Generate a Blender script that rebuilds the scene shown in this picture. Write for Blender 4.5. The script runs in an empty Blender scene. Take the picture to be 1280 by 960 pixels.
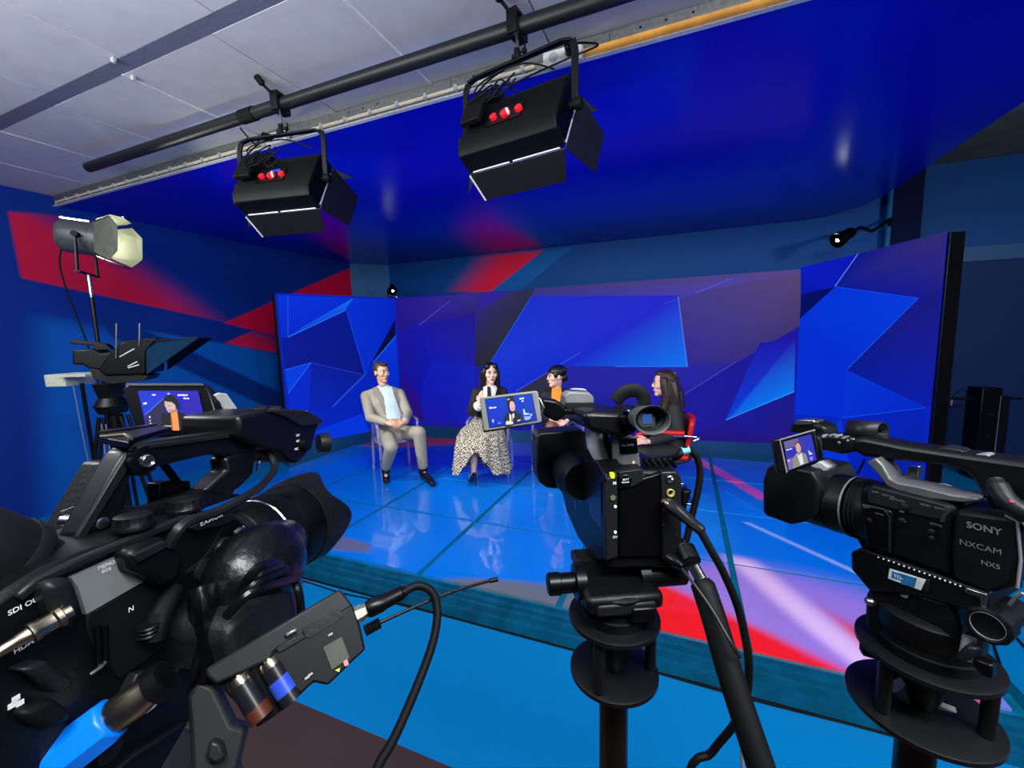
import bpy, bmesh, math, random
from mathutils import Vector as V, Matrix, Quaternion
random.seed(7)
PI = math.pi
scene = bpy.context.scene
COL = scene.collection
def lin(c):
    return tuple((x/255/12.92 if x/255 <= .04045 else ((x/255+.055)/1.055)**2.4) for x in c[:3])
# ---------------------------------------------------------------- camera
CAM = V((0, 0, 1.72)); FPX = 521.0
YAW, PITCH, ROLL = math.radians(22.425), math.radians(6.809), math.radians(-1.528)
_f = V((-math.sin(YAW)*math.cos(PITCH), math.cos(YAW)*math.cos(PITCH), -math.sin(PITCH)))
_r = V((math.cos(YAW), math.sin(YAW), 0)); _u = _r.cross(_f)
RT = math.cos(ROLL)*_r + math.sin(ROLL)*_u; UP = RT.cross(_f); FW = _f
cd = bpy.data.cameras.new('camera'); cam = bpy.data.objects.new('camera', cd); COL.objects.link(cam)
cd.sensor_width = 36; cd.lens = FPX/1280*36; cd.clip_start = .02; cd.clip_end = 60
M = Matrix((RT, UP, -FW)).transposed().to_4x4(); M.translation = CAM
cam.matrix_world = M; scene.camera = cam
# ---------------------------------------------------------------- world, exposure, room lamps, added fill lights
wd = bpy.data.worlds.new('World'); scene.world = wd; wd.use_nodes = True
wd.node_tree.nodes['Background'].inputs[0].default_value = (.03, .04, .06, 1)
wd.node_tree.nodes['Background'].inputs[1].default_value = .3
vs = scene.view_settings
vs.view_transform = 'Standard'; vs.look = 'None'; vs.gamma = 1; vs.use_curve_mapping = False; vs.exposure = 0
scene.cycles.use_denoising = True
scene.cycles.max_bounces = 8; scene.cycles.transparent_max_bounces = 12; scene.cycles.sample_clamp_indirect = 6
def area(name, loc, tgt, sx, sy, watts, col=(1, 1, 1)):
    l = bpy.data.lights.new(name, 'AREA'); l.shape = 'RECTANGLE'; l.size = sx; l.size_y = sy; l.energy = watts; l.color = col
    o = bpy.data.objects.new(name, l); COL.objects.link(o); o.location = loc
    o.rotation_euler = (V(tgt)-V(loc)).to_track_quat('-Z', 'Y').to_euler(); return o
def spot(name, loc, tgt, watts, ang, blend=.5, col=(1, 1, 1), r=.05):
    l = bpy.data.lights.new(name, 'SPOT'); l.energy = watts; l.spot_size = math.radians(ang); l.spot_blend = blend; l.color = col; l.shadow_soft_size = r
    o = bpy.data.objects.new(name, l); COL.objects.link(o); o.location = loc
    o.rotation_euler = (V(tgt)-V(loc)).to_track_quat('-Z', 'Y').to_euler(); return o
area('control_light', (1.0, -.4, 3.16), (.9, 1.6, 0), 2.2, .3, 125, (.95, .98, 1))
area('control_light', (-3.0, -.2, 3.16), (-2.4, 1.8, 0), 1.8, .3, 62, (.92, .96, 1))
area('added_bounce_fill', (-2.2, -.9, 2.3), (-2.7, -.3, 3.2), 3.4, .8, 100, (.95, .97, 1))  # added uplight, stands in for light bounced up to the white ceiling
area('added_side_fill', (4.1, .2, 2.55), (3.2, 6.9, 2.9), .8, .4, 105, (.95, .97, 1))  # added fill out of view, brightens the back right wall and concrete
# ---------------------------------------------------------------- pixel -> place
def ray(px, py): return FW + RT*((px-640)/FPX) + UP*((480-py)/FPX)
def at(px, py, d): return CAM + ray(px, py)*d
def _on(px, py, i, val):
    d = ray(px, py); return CAM + d*((val-CAM[i])/d[i])
def onx(px, py, x): return _on(px, py, 0, x)
def ony(px, py, y): return _on(px, py, 1, y)
def onz(px, py, z): return _on(px, py, 2, z)
class Pl:
    """plane through three points; n faces the viewer"""
    def __init__(s, p0, p1, p2):
        s.o = V(p0); s.n = (V(p1)-s.o).cross(V(p2)-s.o).normalized()
        if s.n.dot(CAM-s.o) < 0: s.n = -s.n
    def pt(s, px, py, off=0):
        d = ray(px, py); o = s.o+s.n*off
        return CAM + d*((o-CAM).dot(s.n)/d.dot(s.n))
class Fr:
    """local frame: x forward, y left, z up"""
    def __init__(s, o, fwd, up=(0, 0, 1)):
        s.o = V(o); s.x = V(fwd).normalized(); s.y = V(up).cross(s.x).normalized(); s.z = s.x.cross(s.y)
        s.M = Matrix((s.x, s.y, s.z)).transposed().to_4x4(); s.M.translation = s.o
        s.I = s.M.inverted()
    def w(s, p): return s.M @ V(p)
    def l(s, p): return s.I @ V(p)
    def S(s, px, py, v, ax=1):
        n = (s.x, s.y, s.z)[ax]; d = ray(px, py)
        return s.I @ (CAM + d*((s.o+n*v-CAM).dot(n)/d.dot(n)))
    def Sx(s, px, py, v): return s.S(px, py, v, 0)
    def Sz(s, px, py, v): return s.S(px, py, v, 2)
    def D(s, px, py, d): return s.I @ at(px, py, d)
WORLD = Fr((0, 0, 0), (1, 0, 0))
# ---------------------------------------------------------------- materials
MATS = {}
def mat(name, c, rough=.5, metal=0, spec=.5, emit=None, es=1, noise=.12, scale=40, bump=0, trans=0, ior=1.45, coat=0):
    if name in MATS: return MATS[name]
    m = bpy.data.materials.new(name); m.use_nodes = True; nt = m.node_tree; N = nt.nodes; b = N['Principled BSDF']
    rgb = lin(c)
    if noise:
        tc = N.new('ShaderNodeTexCoord'); tx = N.new('ShaderNodeTexNoise'); tx.inputs['Scale'].default_value = scale; tx.inputs['Detail'].default_value = 4
        nt.links.new(tc.outputs['Object'], tx.inputs['Vector'])
        cr = N.new('ShaderNodeValToRGB'); e = cr.color_ramp.elements
        e[0].position = .3; e[1].position = .7
        e[0].color = (*[x*(1-noise) for x in rgb], 1); e[1].color = (*[min(1, x*(1+noise)) for x in rgb], 1)
        nt.links.new(tx.outputs['Fac'], cr.inputs['Fac']); nt.links.new(cr.outputs['Color'], b.inputs['Base Color'])
        if bump:
            bp = N.new('ShaderNodeBump'); bp.inputs['Strength'].default_value = bump; bp.inputs['Distance'].default_value = .002
            nt.links.new(tx.outputs['Fac'], bp.inputs['Height']); nt.links.new(bp.outputs['Normal'], b.inputs['Normal'])
    else: b.inputs['Base Color'].default_value = (*rgb, 1)
    b.inputs['Roughness'].default_value = rough; b.inputs['Metallic'].default_value = metal
    b.inputs['Specular IOR Level'].default_value = spec; b.inputs['IOR'].default_value = ior
    b.inputs['Transmission Weight'].default_value = trans; b.inputs['Coat Weight'].default_value = coat
    if emit: b.inputs['Emission Color'].default_value = (*lin(emit), 1); b.inputs['Emission Strength'].default_value = es
    MATS[name] = m; return m
def mat_screen(name, strength=1, rough=.35, spec=.3):
    if name in MATS: return MATS[name]
    m = bpy.data.materials.new(name); m.use_nodes = True; nt = m.node_tree; b = nt.nodes['Principled BSDF']
    a = nt.nodes.new('ShaderNodeAttribute'); a.attribute_name = 'Col'
    b.inputs['Base Color'].default_value = (.01, .01, .012, 1); b.inputs['Roughness'].default_value = rough; b.inputs['Specular IOR Level'].default_value = spec
    nt.links.new(a.outputs['Color'], b.inputs['Emission Color']); b.inputs['Emission Strength'].default_value = strength
    MATS[name] = m; return m
def mat_masks(name, base, layers, uv, rough=.5, spec=.3, noise=.08, scale=6, bump=0, coat=0):
    """painted surface: soft-edged convex polygons [(pts, colour, softness)] over a base, in two world axes uv"""
    m = bpy.data.materials.new(name); m.use_nodes = True; nt = m.node_tree; N = nt.nodes; L = nt.links; b = N['Principled BSDF']
    g = N.new('ShaderNodeNewGeometry'); sp = N.new('ShaderNodeSeparateXYZ'); L.new(g.outputs['Position'], sp.inputs[0])
    U, W_ = sp.outputs[uv[0]], sp.outputs[uv[1]]
    def math_(op, a, bb, c=None):
        n = N.new('ShaderNodeMath'); n.operation = op
        for i, x in enumerate((a, bb, c)):
            if x is None: continue
            if isinstance(x, (int, float)): n.inputs[i].default_value = x
            else: L.new(x, n.inputs[i])
        return n.outputs[0]
    rgb = N.new('ShaderNodeRGB'); rgb.outputs[0].default_value = (*lin(base), 1); cur = rgb.outputs[0]
    for pts, colr, soft in layers:
        n = len(pts); ar = sum(pts[i][0]*pts[(i+1) % n][1]-pts[(i+1) % n][0]*pts[i][1] for i in range(n))
        if ar < 0:
            pts = pts[::-1]
            if isinstance(soft, (list, tuple)): soft = [soft[(n-2-i) % n] for i in range(n)]
        mask = None
        for i in range(n):
            (x0, y0), (x1, y1) = pts[i], pts[(i+1) % n]; ln = math.hypot(x1-x0, y1-y0) or 1
            nx, ny = -(y1-y0)/ln, (x1-x0)/ln; d = nx*x0+ny*y0
            s = soft[i] if isinstance(soft, (list, tuple)) else soft
            val = math_('MULTIPLY_ADD', W_, ny, math_('MULTIPLY_ADD', U, nx, -d))
            mr = N.new('ShaderNodeMapRange'); mr.interpolation_type = 'SMOOTHSTEP'; L.new(val, mr.inputs[0])
            mr.inputs[1].default_value = -s*.3; mr.inputs[2].default_value = s
            mask = mr.outputs[0] if mask is None else math_('MULTIPLY', mask, mr.outputs[0])
        mx = N.new('ShaderNodeMix'); mx.data_type = 'RGBA'; L.new(mask, mx.inputs[0]); L.new(cur, mx.inputs[6]); mx.inputs[7].default_value = (*lin(colr), 1); cur = mx.outputs[2]
    tx = N.new('ShaderNodeTexNoise'); tx.inputs['Scale'].default_value = scale; tx.inputs['Detail'].default_value = 6; L.new(g.outputs['Position'], tx.inputs['Vector'])
    hs = N.new('ShaderNodeHueSaturation'); L.new(cur, hs.inputs['Color'])
    L.new(math_('MULTIPLY_ADD', tx.outputs['Fac'], noise*2, 1-noise), hs.inputs['Value']); L.new(hs.outputs[0], b.inputs['Base Color'])
    if bump:
        bp = N.new('ShaderNodeBump'); bp.inputs['Strength'].default_value = bump; bp.inputs['Distance'].default_value = .002
        t2 = N.new('ShaderNodeTexNoise'); t2.inputs['Scale'].default_value = 90; L.new(g.outputs['Position'], t2.inputs['Vector'])
        L.new(t2.outputs['Fac'], bp.inputs['Height']); L.new(bp.outputs['Normal'], b.inputs['Normal'])
    b.inputs['Roughness'].default_value = rough; b.inputs['Specular IOR Level'].default_value = spec; b.inputs['Coat Weight'].default_value = coat
    b.inputs['Coat Roughness'].default_value = .03
    MATS[name] = m; return m
BLK = mat('black_plastic', (7, 8, 9), .42, spec=.28, noise=.25, bump=.15, scale=300)
BLK2 = mat('black_satin', (5, 5, 7), .32, spec=.28)
DRK = mat('dark_grey_plastic', (22, 23, 25), .42, spec=.3, bump=.1, scale=300)
GRY = mat('grey_plastic', (112, 114, 114), .45)
LGR = mat('light_grey_plastic', (165, 168, 165), .4)
RUB = mat('black_rubber', (7, 7, 8), .6, spec=.2, noise=.2)
STL = mat('brushed_steel', (190, 190, 185), .25, 1)
BRS = mat('nickel', (170, 160, 140), .28, 1)
WHT = mat('white_print', (225, 228, 230), .6, noise=.03)
LTH = mat('black_leather', (10, 10, 12), .3, spec=.4, bump=.3, scale=180)
GLS = mat('lens_glass', (6, 6, 14), .06, spec=.8, coat=.5)
# ---------------------------------------------------------------- mesh builder
def frame_of(t, ref=None):
    t = t.normalized(); a = ref if ref is not None else (V((0, 0, 1)) if abs(t.z) < .9 else V((1, 0, 0)))
    x = a.cross(t)
    if x.length < 1e-6: x = V((1, 0, 0)).cross(t)
    x.normalize(); return x, t.cross(x)
class MB:
    def __init__(s): s.v = []; s.f = []; s.mi = []; s.cur = 0
    def m(s, i): s.cur = i; return s
    def add(s, vs, fs):
        b = len(s.v); s.v += [V(p) for p in vs]; s.f += [tuple(b+i for i in f) for f in fs]; s.mi += [s.cur]*len(fs); return s
    def box(s, c, d, R=None):
        c = V(c); h = V(d)/2
        P = [V((x*h.x, y*h.y, z*h.z)) for x in (-1, 1) for y in (-1, 1) for z in (-1, 1)]
        if R is not None: P = [R @ p for p in P]
        return s.add([c+p for p in P], [(0, 1, 3, 2), (4, 6, 7, 5), (0, 4, 5, 1), (2, 3, 7, 6), (0, 2, 6, 4), (1, 5, 7, 3)])
    def bar(s, a, b, w, h, ref=None):
        a, b = V(a), V(b); x, y = frame_of(b-a, ref); x = x*w/2; y = y*h/2
        return s.add([a-x-y, a+x-y, a+x+y, a-x+y, b-x-y, b+x-y, b+x+y, b-x+y], [(0, 3, 2, 1), (4, 5, 6, 7), (0, 1, 5, 4), (1, 2, 6, 5), (2, 3, 7, 6), (3, 0, 4, 7)])
    def prism(s, pts, d):
        pts = [V(p) for p in pts]; d = V(d); n = len(pts)
        return s.add(pts+[p+d for p in pts], [tuple(range(n)), tuple(range(2*n-1, n-1, -1))]+[(i, (i+1) % n, n+(i+1) % n, n+i) for i in range(n)])
    def poly(s, pts): return s.add(pts, [tuple(range(len(pts)))])
    def tube(s, path, r, n=8, cap=True, flat=1):
        P = [V(p) for p in path]; k = len(P); rs = r if isinstance(r, (list, tuple)) else [r]*k
        T = [(P[min(i+1, k-1)]-P[max(i-1, 0)]).normalized() for i in range(k)]
        x, y = frame_of(T[0]); vs = []
        for i in range(k):
            x = (x-T[i]*x.dot(T[i])).normalized(); y = T[i].cross(x)
            for j in range(n):
                a = 2*PI*j/n; vs.append(P[i]+x*math.cos(a)*rs[i]+y*math.sin(a)*rs[i]*flat)
        fs = [(i*n+j, i*n+(j+1) % n, (i+1)*n+(j+1) % n, (i+1)*n+j) for i in range(k-1) for j in range(n)]
        if cap: fs += [tuple(range(n-1, -1, -1)), tuple(range((k-1)*n, k*n))]
        return s.add(vs, fs)
    def cyl(s, a, b, r, r2=None, n=16): return s.tube([a, b], [r, r if r2 is None else r2], n)
    def lathe(s, o, ax, prof, n=24, ref=None, fn=None, sy=1, cap=True):
        o = V(o); ax = V(ax).normalized(); x, y = frame_of(ax, ref); vs = []
        for t, r in prof:
            for j in range(n):
                a = 2*PI*j/n; tt, rr = (t, r) if fn is None else fn(t, r, a)
                vs.append(o+ax*tt+x*math.cos(a)*rr+y*math.sin(a)*rr*sy)
        k = len(prof); fs = [(i*n+j, i*n+(j+1) % n, (i+1)*n+(j+1) % n, (i+1)*n+j) for i in range(k-1) for j in range(n)]
        if not cap: return s.add(vs, fs)
        if prof[0][1] > 1e-6: fs.append(tuple(range(n-1, -1, -1)))
        if prof[-1][1] > 1e-6: fs.append(tuple(range((k-1)*n, k*n)))
        return s.add(vs, fs)
    def ball(s, c, r, n=12, R=None):
        c = V(c); r = V((r, r, r)) if isinstance(r, (int, float)) else V(r); vs = []; h = n//2
        for i in range(h+1):
            t = PI*i/h
            for j in range(n):
                p = V((r.x*math.sin(t)*math.cos(2*PI*j/n), r.y*math.sin(t)*math.sin(2*PI*j/n), r.z*math.cos(t)))
                vs.append(c+(R @ p if R is not None else p))
        return s.add(vs, [(i*n+j, (i+1)*n+j, (i+1)*n+(j+1) % n, i*n+(j+1) % n) for i in range(h) for j in range(n)])
    def limb(s, a, b, r1, r2, n=12): return s.tube([a, b], [r1, r2], n).ball(a, r1, n).ball(b, r2, n)
    def grid(s, rows, closed=False):
        k, n = len(rows), len(rows[0]); m_ = n if closed else n-1
        return s.add([p for r in rows for p in r], [(i*n+j, i*n+(j+1) % n, (i+1)*n+(j+1) % n, (i+1)*n+j) for i in range(k-1) for j in range(m_)])
    def merge(s, o): 
        b = len(s.v); s.v += o.v; s.f += [tuple(b+i for i in f) for f in o.f]; s.mi += [s.cur]*len(o.f); return s
    def mesh(s, name, mats, smooth=38, xf=None, cols=None, dbl=True):
        me = bpy.data.meshes.new(name); vs = [xf @ p for p in s.v] if xf is not None else s.v
        me.from_pydata(vs, [], s.f)
        for i, p in enumerate(me.polygons): p.material_index = s.mi[i]
        bm = bmesh.new(); bm.from_mesh(me)
        if dbl: bmesh.ops.remove_doubles(bm, verts=bm.verts, dist=1e-6)
        if dbl: bmesh.ops.recalc_face_normals(bm, faces=bm.faces)
        bm.to_mesh(me); bm.free()
        for mm in (mats if isinstance(mats, (list, tuple)) else [mats]): me.materials.append(mm)
        if smooth:
            me.polygons.foreach_set('use_smooth', [True]*len(me.polygons)); me.set_sharp_from_angle(angle=math.radians(smooth))
        return me
    def build(s, name, mats, parent=None, label=None, smooth=38, bevel=0, xf=None, kind=None, seg=2):
        """geometry is in the parent's local space"""
        o = bpy.data.objects.new(name, s.mesh(name, mats, smooth, xf)); COL.objects.link(o)
        if parent is not None: o.parent = parent
        if label: o['label'] = label
        if kind: o['kind'] = kind
        if bevel:
            b = o.modifiers.new('bevel', 'BEVEL'); b.width = bevel; b.segments = seg; b.limit_method = 'ANGLE'; b.angle_limit = math.radians(40)
        return o
def thing(name, label, cat, fr=None, group=None):
    o = bpy.data.objects.new(name, None); COL.objects.link(o); o.empty_display_size = .05
    if fr is not None: o.matrix_world = fr.M
    o['label'] = label; o['category'] = cat
    if group: o['group'] = group
    return o
def tag(o, label, cat, group=None):
    o['label'] = label; o['category'] = cat
    if group: o['group'] = group
    return o
def struct(name, mb, m, smooth=0, parent=None, bevel=0):
    return mb.build(name, m, parent, smooth=smooth, kind=None if parent else 'structure', bevel=bevel)
def base_fr(p, yaw=0): return Fr(p, (math.cos(yaw), math.sin(yaw), 0))
def spline(P, k=6):
    P = [V(p) for p in P]; out = []
    for i in range(len(P)-1):
        a, b, c, d = P[max(i-1, 0)], P[i], P[i+1], P[min(i+2, len(P)-1)]
        for j in range(k):
            t = j/k; out.append(.5*((2*b)+(c-a)*t+(2*a-5*b+4*c-d)*t*t+(3*b-a-3*c+d)*t**3))
    return out+[P[-1]]
def text_on(s, o, xdir, ydir, h, m, parent, name='lettering', bold=0, depth=.0002, label=None):
    """lettering as a thin mesh; o lower left, in the parent's local space"""
    cu = bpy.data.curves.new(name, 'FONT'); cu.body = s; cu.size = 1; cu.extrude = .001; cu.offset = bold; cu.resolution_u = 3
    ob = bpy.data.objects.new(name, cu); COL.objects.link(ob)
    dg = bpy.context.evaluated_depsgraph_get(); me = bpy.data.meshes.new_from_object(ob.evaluated_get(dg)); bpy.data.objects.remove(ob)
    x = V(xdir).normalized(); z = x.cross(V(ydir)).normalized(); y = z.cross(x)
    A = Matrix((x*h*1.4, y*h*1.4, z*h*.4)).transposed().to_4x4(); A.translation = V(o)+z*depth
    me.transform(A); me.materials.clear(); me.materials.append(m)
    t = bpy.data.objects.new(name, me); COL.objects.link(t); t.parent = parent
    if label: t['label'] = label
    return t
def picture(name, plane, fr, polys, m, parent, step=.0002, off0=.0009):
    """flat screen picture: coloured polygons (pixel outline, colour or colours) in the screen's plane, real thin layers"""
    vs = []; fs = []; cols = []
    for i, (pts, c) in enumerate(polys):
        b = len(vs)
        for j, p in enumerate(pts):
            vs.append(fr.l(plane.pt(p[0], p[1], off0+step*i))); cc = c[j] if isinstance(c[0], (tuple, list)) else c; cols.append((*lin(cc), 1))
        fs.append(tuple(range(b, b+len(pts))))
    me = bpy.data.meshes.new(name); me.from_pydata(vs, [], fs); ca = me.color_attributes.new('Col', 'FLOAT_COLOR', 'POINT')
    for i, c in enumerate(cols): ca.data[i].color = c
    me.materials.append(m); o = bpy.data.objects.new(name, me); COL.objects.link(o); o.parent = parent; return o
def evalmesh(mb, voxel, smooth_it=4):
    me = mb.mesh('tmp', BLK, 0); ob = bpy.data.objects.new('tmp', me); COL.objects.link(ob)
    r = ob.modifiers.new('r', 'REMESH'); r.mode = 'VOXEL'; r.voxel_size = voxel
    if smooth_it:
        q = ob.modifiers.new('s', 'SMOOTH'); q.iterations = smooth_it; q.factor = .5
    dg = bpy.context.evaluated_depsgraph_get(); m2 = bpy.data.meshes.new_from_object(ob.evaluated_get(dg))
    out = MB(); out.v = [v.co.copy() for v in m2.vertices]; out.f = [tuple(p.vertices) for p in m2.polygons]; out.mi = [0]*len(out.f)
    bpy.data.objects.remove(ob); bpy.data.meshes.remove(me); bpy.data.meshes.remove(m2); return out
# ================================================================ THE SETTING
XL, YB, XR, YF = -5.98, 6.97, 4.7, -2.6
ZS, ZC, ZB, ZK = .13, 3.24, 3.15, 3.64          # stage top, white ceiling, blue ceiling, concrete
def LW(px, py): p = onx(px, py, XL); return (p.y, p.z)
def BW(px, py): p = ony(px, py, YB); return (p.x, p.z)
wl = [
    ([LW(*p) for p in ((31, 386), (112, 400), (186, 420), (345, 480), (345, 690), (42, 690))], (0, 90, 182), [.12, .05, .3, .1, .1, .25]),
    ([LW(*p) for p in ((170, 410), (300, 432), (352, 443), (352, 560), (208, 455))], (0, 92, 188), [.03, .03, .2, .3, .04]),
    ([LW(*p) for p in ((118, 392), (190, 414), (352, 490), (352, 520), (208, 455), (140, 425))], (0, 45, 125), .05),
    ([LW(*p) for p in ((8, 263), (75, 268), (175, 318), (284, 404), (25, 348))], (205, 24, 66), [.03, .25, .45, .02, .03]),
    ([LW(*p) for p in ((278, 404), (440, 333), (440, 442))], (215, 10, 66), .02),
    ([LW(*p) for p in ((278, 429), (318, 412), (352, 424), (352, 443))], (205, 28, 80), [.02, .15, .2, .02]),
]
struct('wall_left', MB().box((XL-.06, (YF+YB)/2, 1.85), (.12, YB-YF+.2, 3.9)), mat_masks('mural_left', (0, 46, 138), wl, (1, 2), .62, .2, bump=.25))
bl = [
    ([BW(*p) for p in ((679, 314), (719, 308), (640, 372), (600, 372))], (0, 98, 180), .03),
    ([BW(*p) for p in ((600, 318), (682, 312), (612, 366), (560, 366))], (230, 26, 70), [.08, .03, .05, .5]),
    ([BW(*p) for p in ((1140, 205), (1300, 180), (1300, 308), (1140, 324))], (0, 66, 128), .06),
    ([BW(*p) for p in ((1140, 328), (1300, 308), (1300, 700), (1140, 700))], (0, 40, 92), .05),
]
struct('wall_back', MB().box(((XL+XR)/2, YB+.06, 1.85), (XR-XL+.3, .12, 3.9)), mat_masks('mural_back', (0, 74, 150), bl, (0, 2), .6, .2, bump=.25))
WALLM = mat('wall_paint_navy', (8, 46, 98), .65, scale=5)
struct('wall_right', MB().box((XR+.06, (YF+YB)/2, 1.85), (.12, YB-YF+.2, 3.9)), WALLM)
struct('wall_front', MB().box(((XL+XR)/2, YF-.06, 1.85), (XR-XL+.3, .12, 3.9)), WALLM)
TEAL = mat('teal_wall_paint', (0, 86, 150), .6, scale=6)
struct('trim_1', MB().prism([(XL, 6.46, 0), (-5.46, YB, 0), (XL, YB, 0)], (0, 0, 3.2)), TEAL)              # slanting corner
struct('trim_2', MB().box((2.52, 6.9, 1.85), (.3, .14, 3.6)), mat('pillar_navy', (3, 17, 56), .7, spec=.1))
struct('trim_3', MB().cyl((2.36, 6.86, 0), (2.36, 6.86, 3.6), .035, n=12), TEAL, 40)
struct('trim_4', MB().box((3.7, 6.95, 2.535), (2.0, .05, .17)), mat('ledge_blue', (0, 70, 120), .5))
# floor: blue sheet and, nearest the control side, brown sheet
struct('floor', MB().box(((XL+XR)/2, (YF+YB)/2, -.05), (XR-XL, YB-YF, .1)),
       mat_masks('floor_sheet', (0, 120, 182), [([(-9, 1.262), (9, 1.262), (9, -9), (-9, -9)], (66, 50, 46), .004)], (0, 1), .38, .35, .06, 3, .12))
# white tiled ceiling with its rail; concrete over the right corner; glossy blue stretch ceiling over the stage
struct('ceiling_1', MB().box(((XL+XR)/2, (YF+2.4)/2, ZC+.08), (XR-XL, 2.4-YF, .08)), mat('ceiling_void', (150, 155, 165), .8))
ceil = bpy.data.objects['ceiling_1']
TILE = mat('white_ceiling_board', (200, 202, 208), .9, noise=.05, scale=9, bump=.12)
def tile_row(xs, y0, y1):
    for i in range(len(xs)-1):
        a, b = xs[i], xs[i+1]; tz = random.uniform(-.003, .003); g = .004
        MB().prism([(a+g, y0+g, ZC+tz), (b-g, y0+g, ZC+random.uniform(-.004, .004)), (b-g, y1-g, ZC+tz), (a+g, y1-g, ZC-tz)], (0, 0, .03)).build('ceiling_tile', TILE, ceil, smooth=0)
tile_row([XL, -5.25, -4.49, -3.73, -2.97, -2.2, -1.45, -.69, .07, .83, 1.59, 2.35, 3.11, XR], 1.54, 2.37)
for y0, y1 in ((.74, 1.46), (-.06, .72), (-.86, -.08)):
    tile_row([XL, -5.1, -4.34, -3.58, -2.81, -2.05, -1.29, -.53, .23, 1.0, 1.76, 2.5, 3.2, XR], y0, y1)
MB().box((-.6, 1.5, ZC+.004), (XR-XL, .085, .01)).build('ceiling_rail', mat('rail_grey', (104, 110, 130), .7), ceil, smooth=0)
sm = MB()
for i, x in enumerate((-3.73, -2.97, -2.2, -1.45, -.69, .07)):
    if i % 2: sm.box((x, 1.95, ZC-.002), (.014, .82, .006))
sm.build('joint_strip', mat('joint_white', (215, 215, 215), .7), ceil, smooth=0)
sm = MB()
for x, y in ((-2.93, 1.57), (-2.84, 1.44)): sm.box((x, y, ZC-.012), (.03, .012, .02)).cyl((x, y, ZC-.02), (x, y, ZC-.03), .008)
sm.build('rail_clip', LGR, ceil)
struct('ceiling_2', MB().box(((2.0+XR)/2, (2.4+YB)/2, ZK+.05), (XR-2.0, YB-2.4, .1)),
       mat_masks('raw_concrete', (120, 118, 108), [([(1.5, 3), (5, 3), (5, 5.6), (1.5, 5.6)], (150, 152, 158), .5)], (0, 1), .9, .1, .5, 4, .6))
arc = [(2.04, 5.75), (2.035, 6.15), (1.97, 6.5), (1.8, 6.74), (1.55, 6.88), (1.2, 6.96)]
cp = [(XL+.005, 2.38), (2.04, 2.38)]+arc+[(-5.3, 6.96), (-5.5, 6.93), (-5.75, 6.68), (XL+.005, 6.44)]
bc = MB().prism([(x, y, ZB) for x, y in cp], (0, 0, .45))
struct('ceiling_3', bc, mat('blue_stretch_ceiling', (0, 14, 205), .2, spec=.55, noise=.03, scale=2))
# trim along the front of the blue ceiling
tr = struct('trim_5', MB().box(((XL+2.04)/2, 2.372, 3.195), (2.04-XL, .02, .09)), mat('fascia_grey', (150, 152, 148), .6))
ALU = mat('bare_aluminium', (150, 152, 148), .38, .85, noise=.2)
x = XL+.02; k = 0
while x < 2.0:
    w = min(.93, 2.03-x); mb = MB().box((x+w/2, 2.355, 3.212), (w-.004, .014, .05)); mb.build('aluminium_plate', ALU, tr, smooth=0); 
    hb = MB()
    for j in range(3): hb.cyl((x+.15+j*.12, 2.348, 3.212), (x+.15+j*.12, 2.3465, 3.212), .006, n=8)
    hb.build('screw_hole', BLK2, tr); x += w; k += 1
MB().box((.72, 2.352, 3.165), (2.6, .018, .04)).build('wooden_batten', mat('orange_wood', (214, 150, 62), .6, noise=.3, scale=9), tr, smooth=0)
MB().box(((XL+2.04)/2, 2.362, 3.143), (2.04-XL, .03, .006)).build('white_edge', mat('white_edging', (215, 218, 220), .5), tr, smooth=0)
cdt = MB().tube([(XL+.1, 2.338, 3.165), (-2.95, 2.338, 3.165)], .011, 8).tube([(-2.55, 2.338, 3.165), (-.78, 2.338, 3.165)], .011, 8)
cdt.build('cable_conduit', mat('ivory_conduit', (205, 196, 170), .5), tr)
cl = MB()
for i in range(24): cl.box((XL+.3+i*.21, 2.336, 3.165), (.02, .03, .03)) if not -3 < XL+.3+i*.21 < -2.5 else None
cl.build('conduit_clip', LGR, tr)
def socket(x, w, lab):
    fr = base_fr((x, 2.345, 3.163)); o = thing('power_socket', lab, 'socket', fr, 'double mains sockets on the ceiling edge')
    MB().box((0, -.02, 0), (w, .04, .075)).build('socket_box', mat('white_socket', (212, 214, 216), .4), o, bevel=.006)
    for dx in (-w*.22, w*.2): MB().cyl((dx, -.042, 0), (dx, -.0385, 0), .026, n=20).cyl((dx-.01, -.0425, 0), (dx-.01, -.041, 0), .004, n=8).cyl((dx+.01, -.0425, 0), (dx+.01, -.041, 0), .004, n=8).build('socket_face', LGR, o)
    return fr
socket(-.62, .21, 'white double socket on the ceiling edge above the right softlight, black plug in it')
socket(-2.73, .2, 'white double socket on the ceiling edge beside the yoke of the left softlight')
def plug(x, lab, pts):
    o = thing('power_plug', lab, 'plug', base_fr((x, 2.3, 3.163)))
    MB().lathe((0, -.03, 0), (0, 1, 0), [(-.035, .008), (-.03, .016), (0, .02), (.03, .024)], 16).build('plug_body', BLK, o)
    MB().tube(spline([V(p)-V((x, 2.3, 3.163)) for p in pts], 6), .005, 6).build('plug_cable', BLK, o)
plug(-.575, 'black mains plug with curling cable in the socket above the right softlight', [(-.575, 2.235, 3.163), (-.47, 2.2, 3.12), (-.4, 2.13, 3.05), (-.52, 2.08, 3.0), (-.7, 2.06, 2.96), (-.86, 2.06, 2.93)])
plug(-2.77, 'black mains plug hanging in the socket next to the left softlight', [(-2.77, 2.235, 3.163), (-2.77, 2.2, 3.1), (-2.72, 2.12, 3.05), (-2.7, 2.02, 3.1)])

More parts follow.
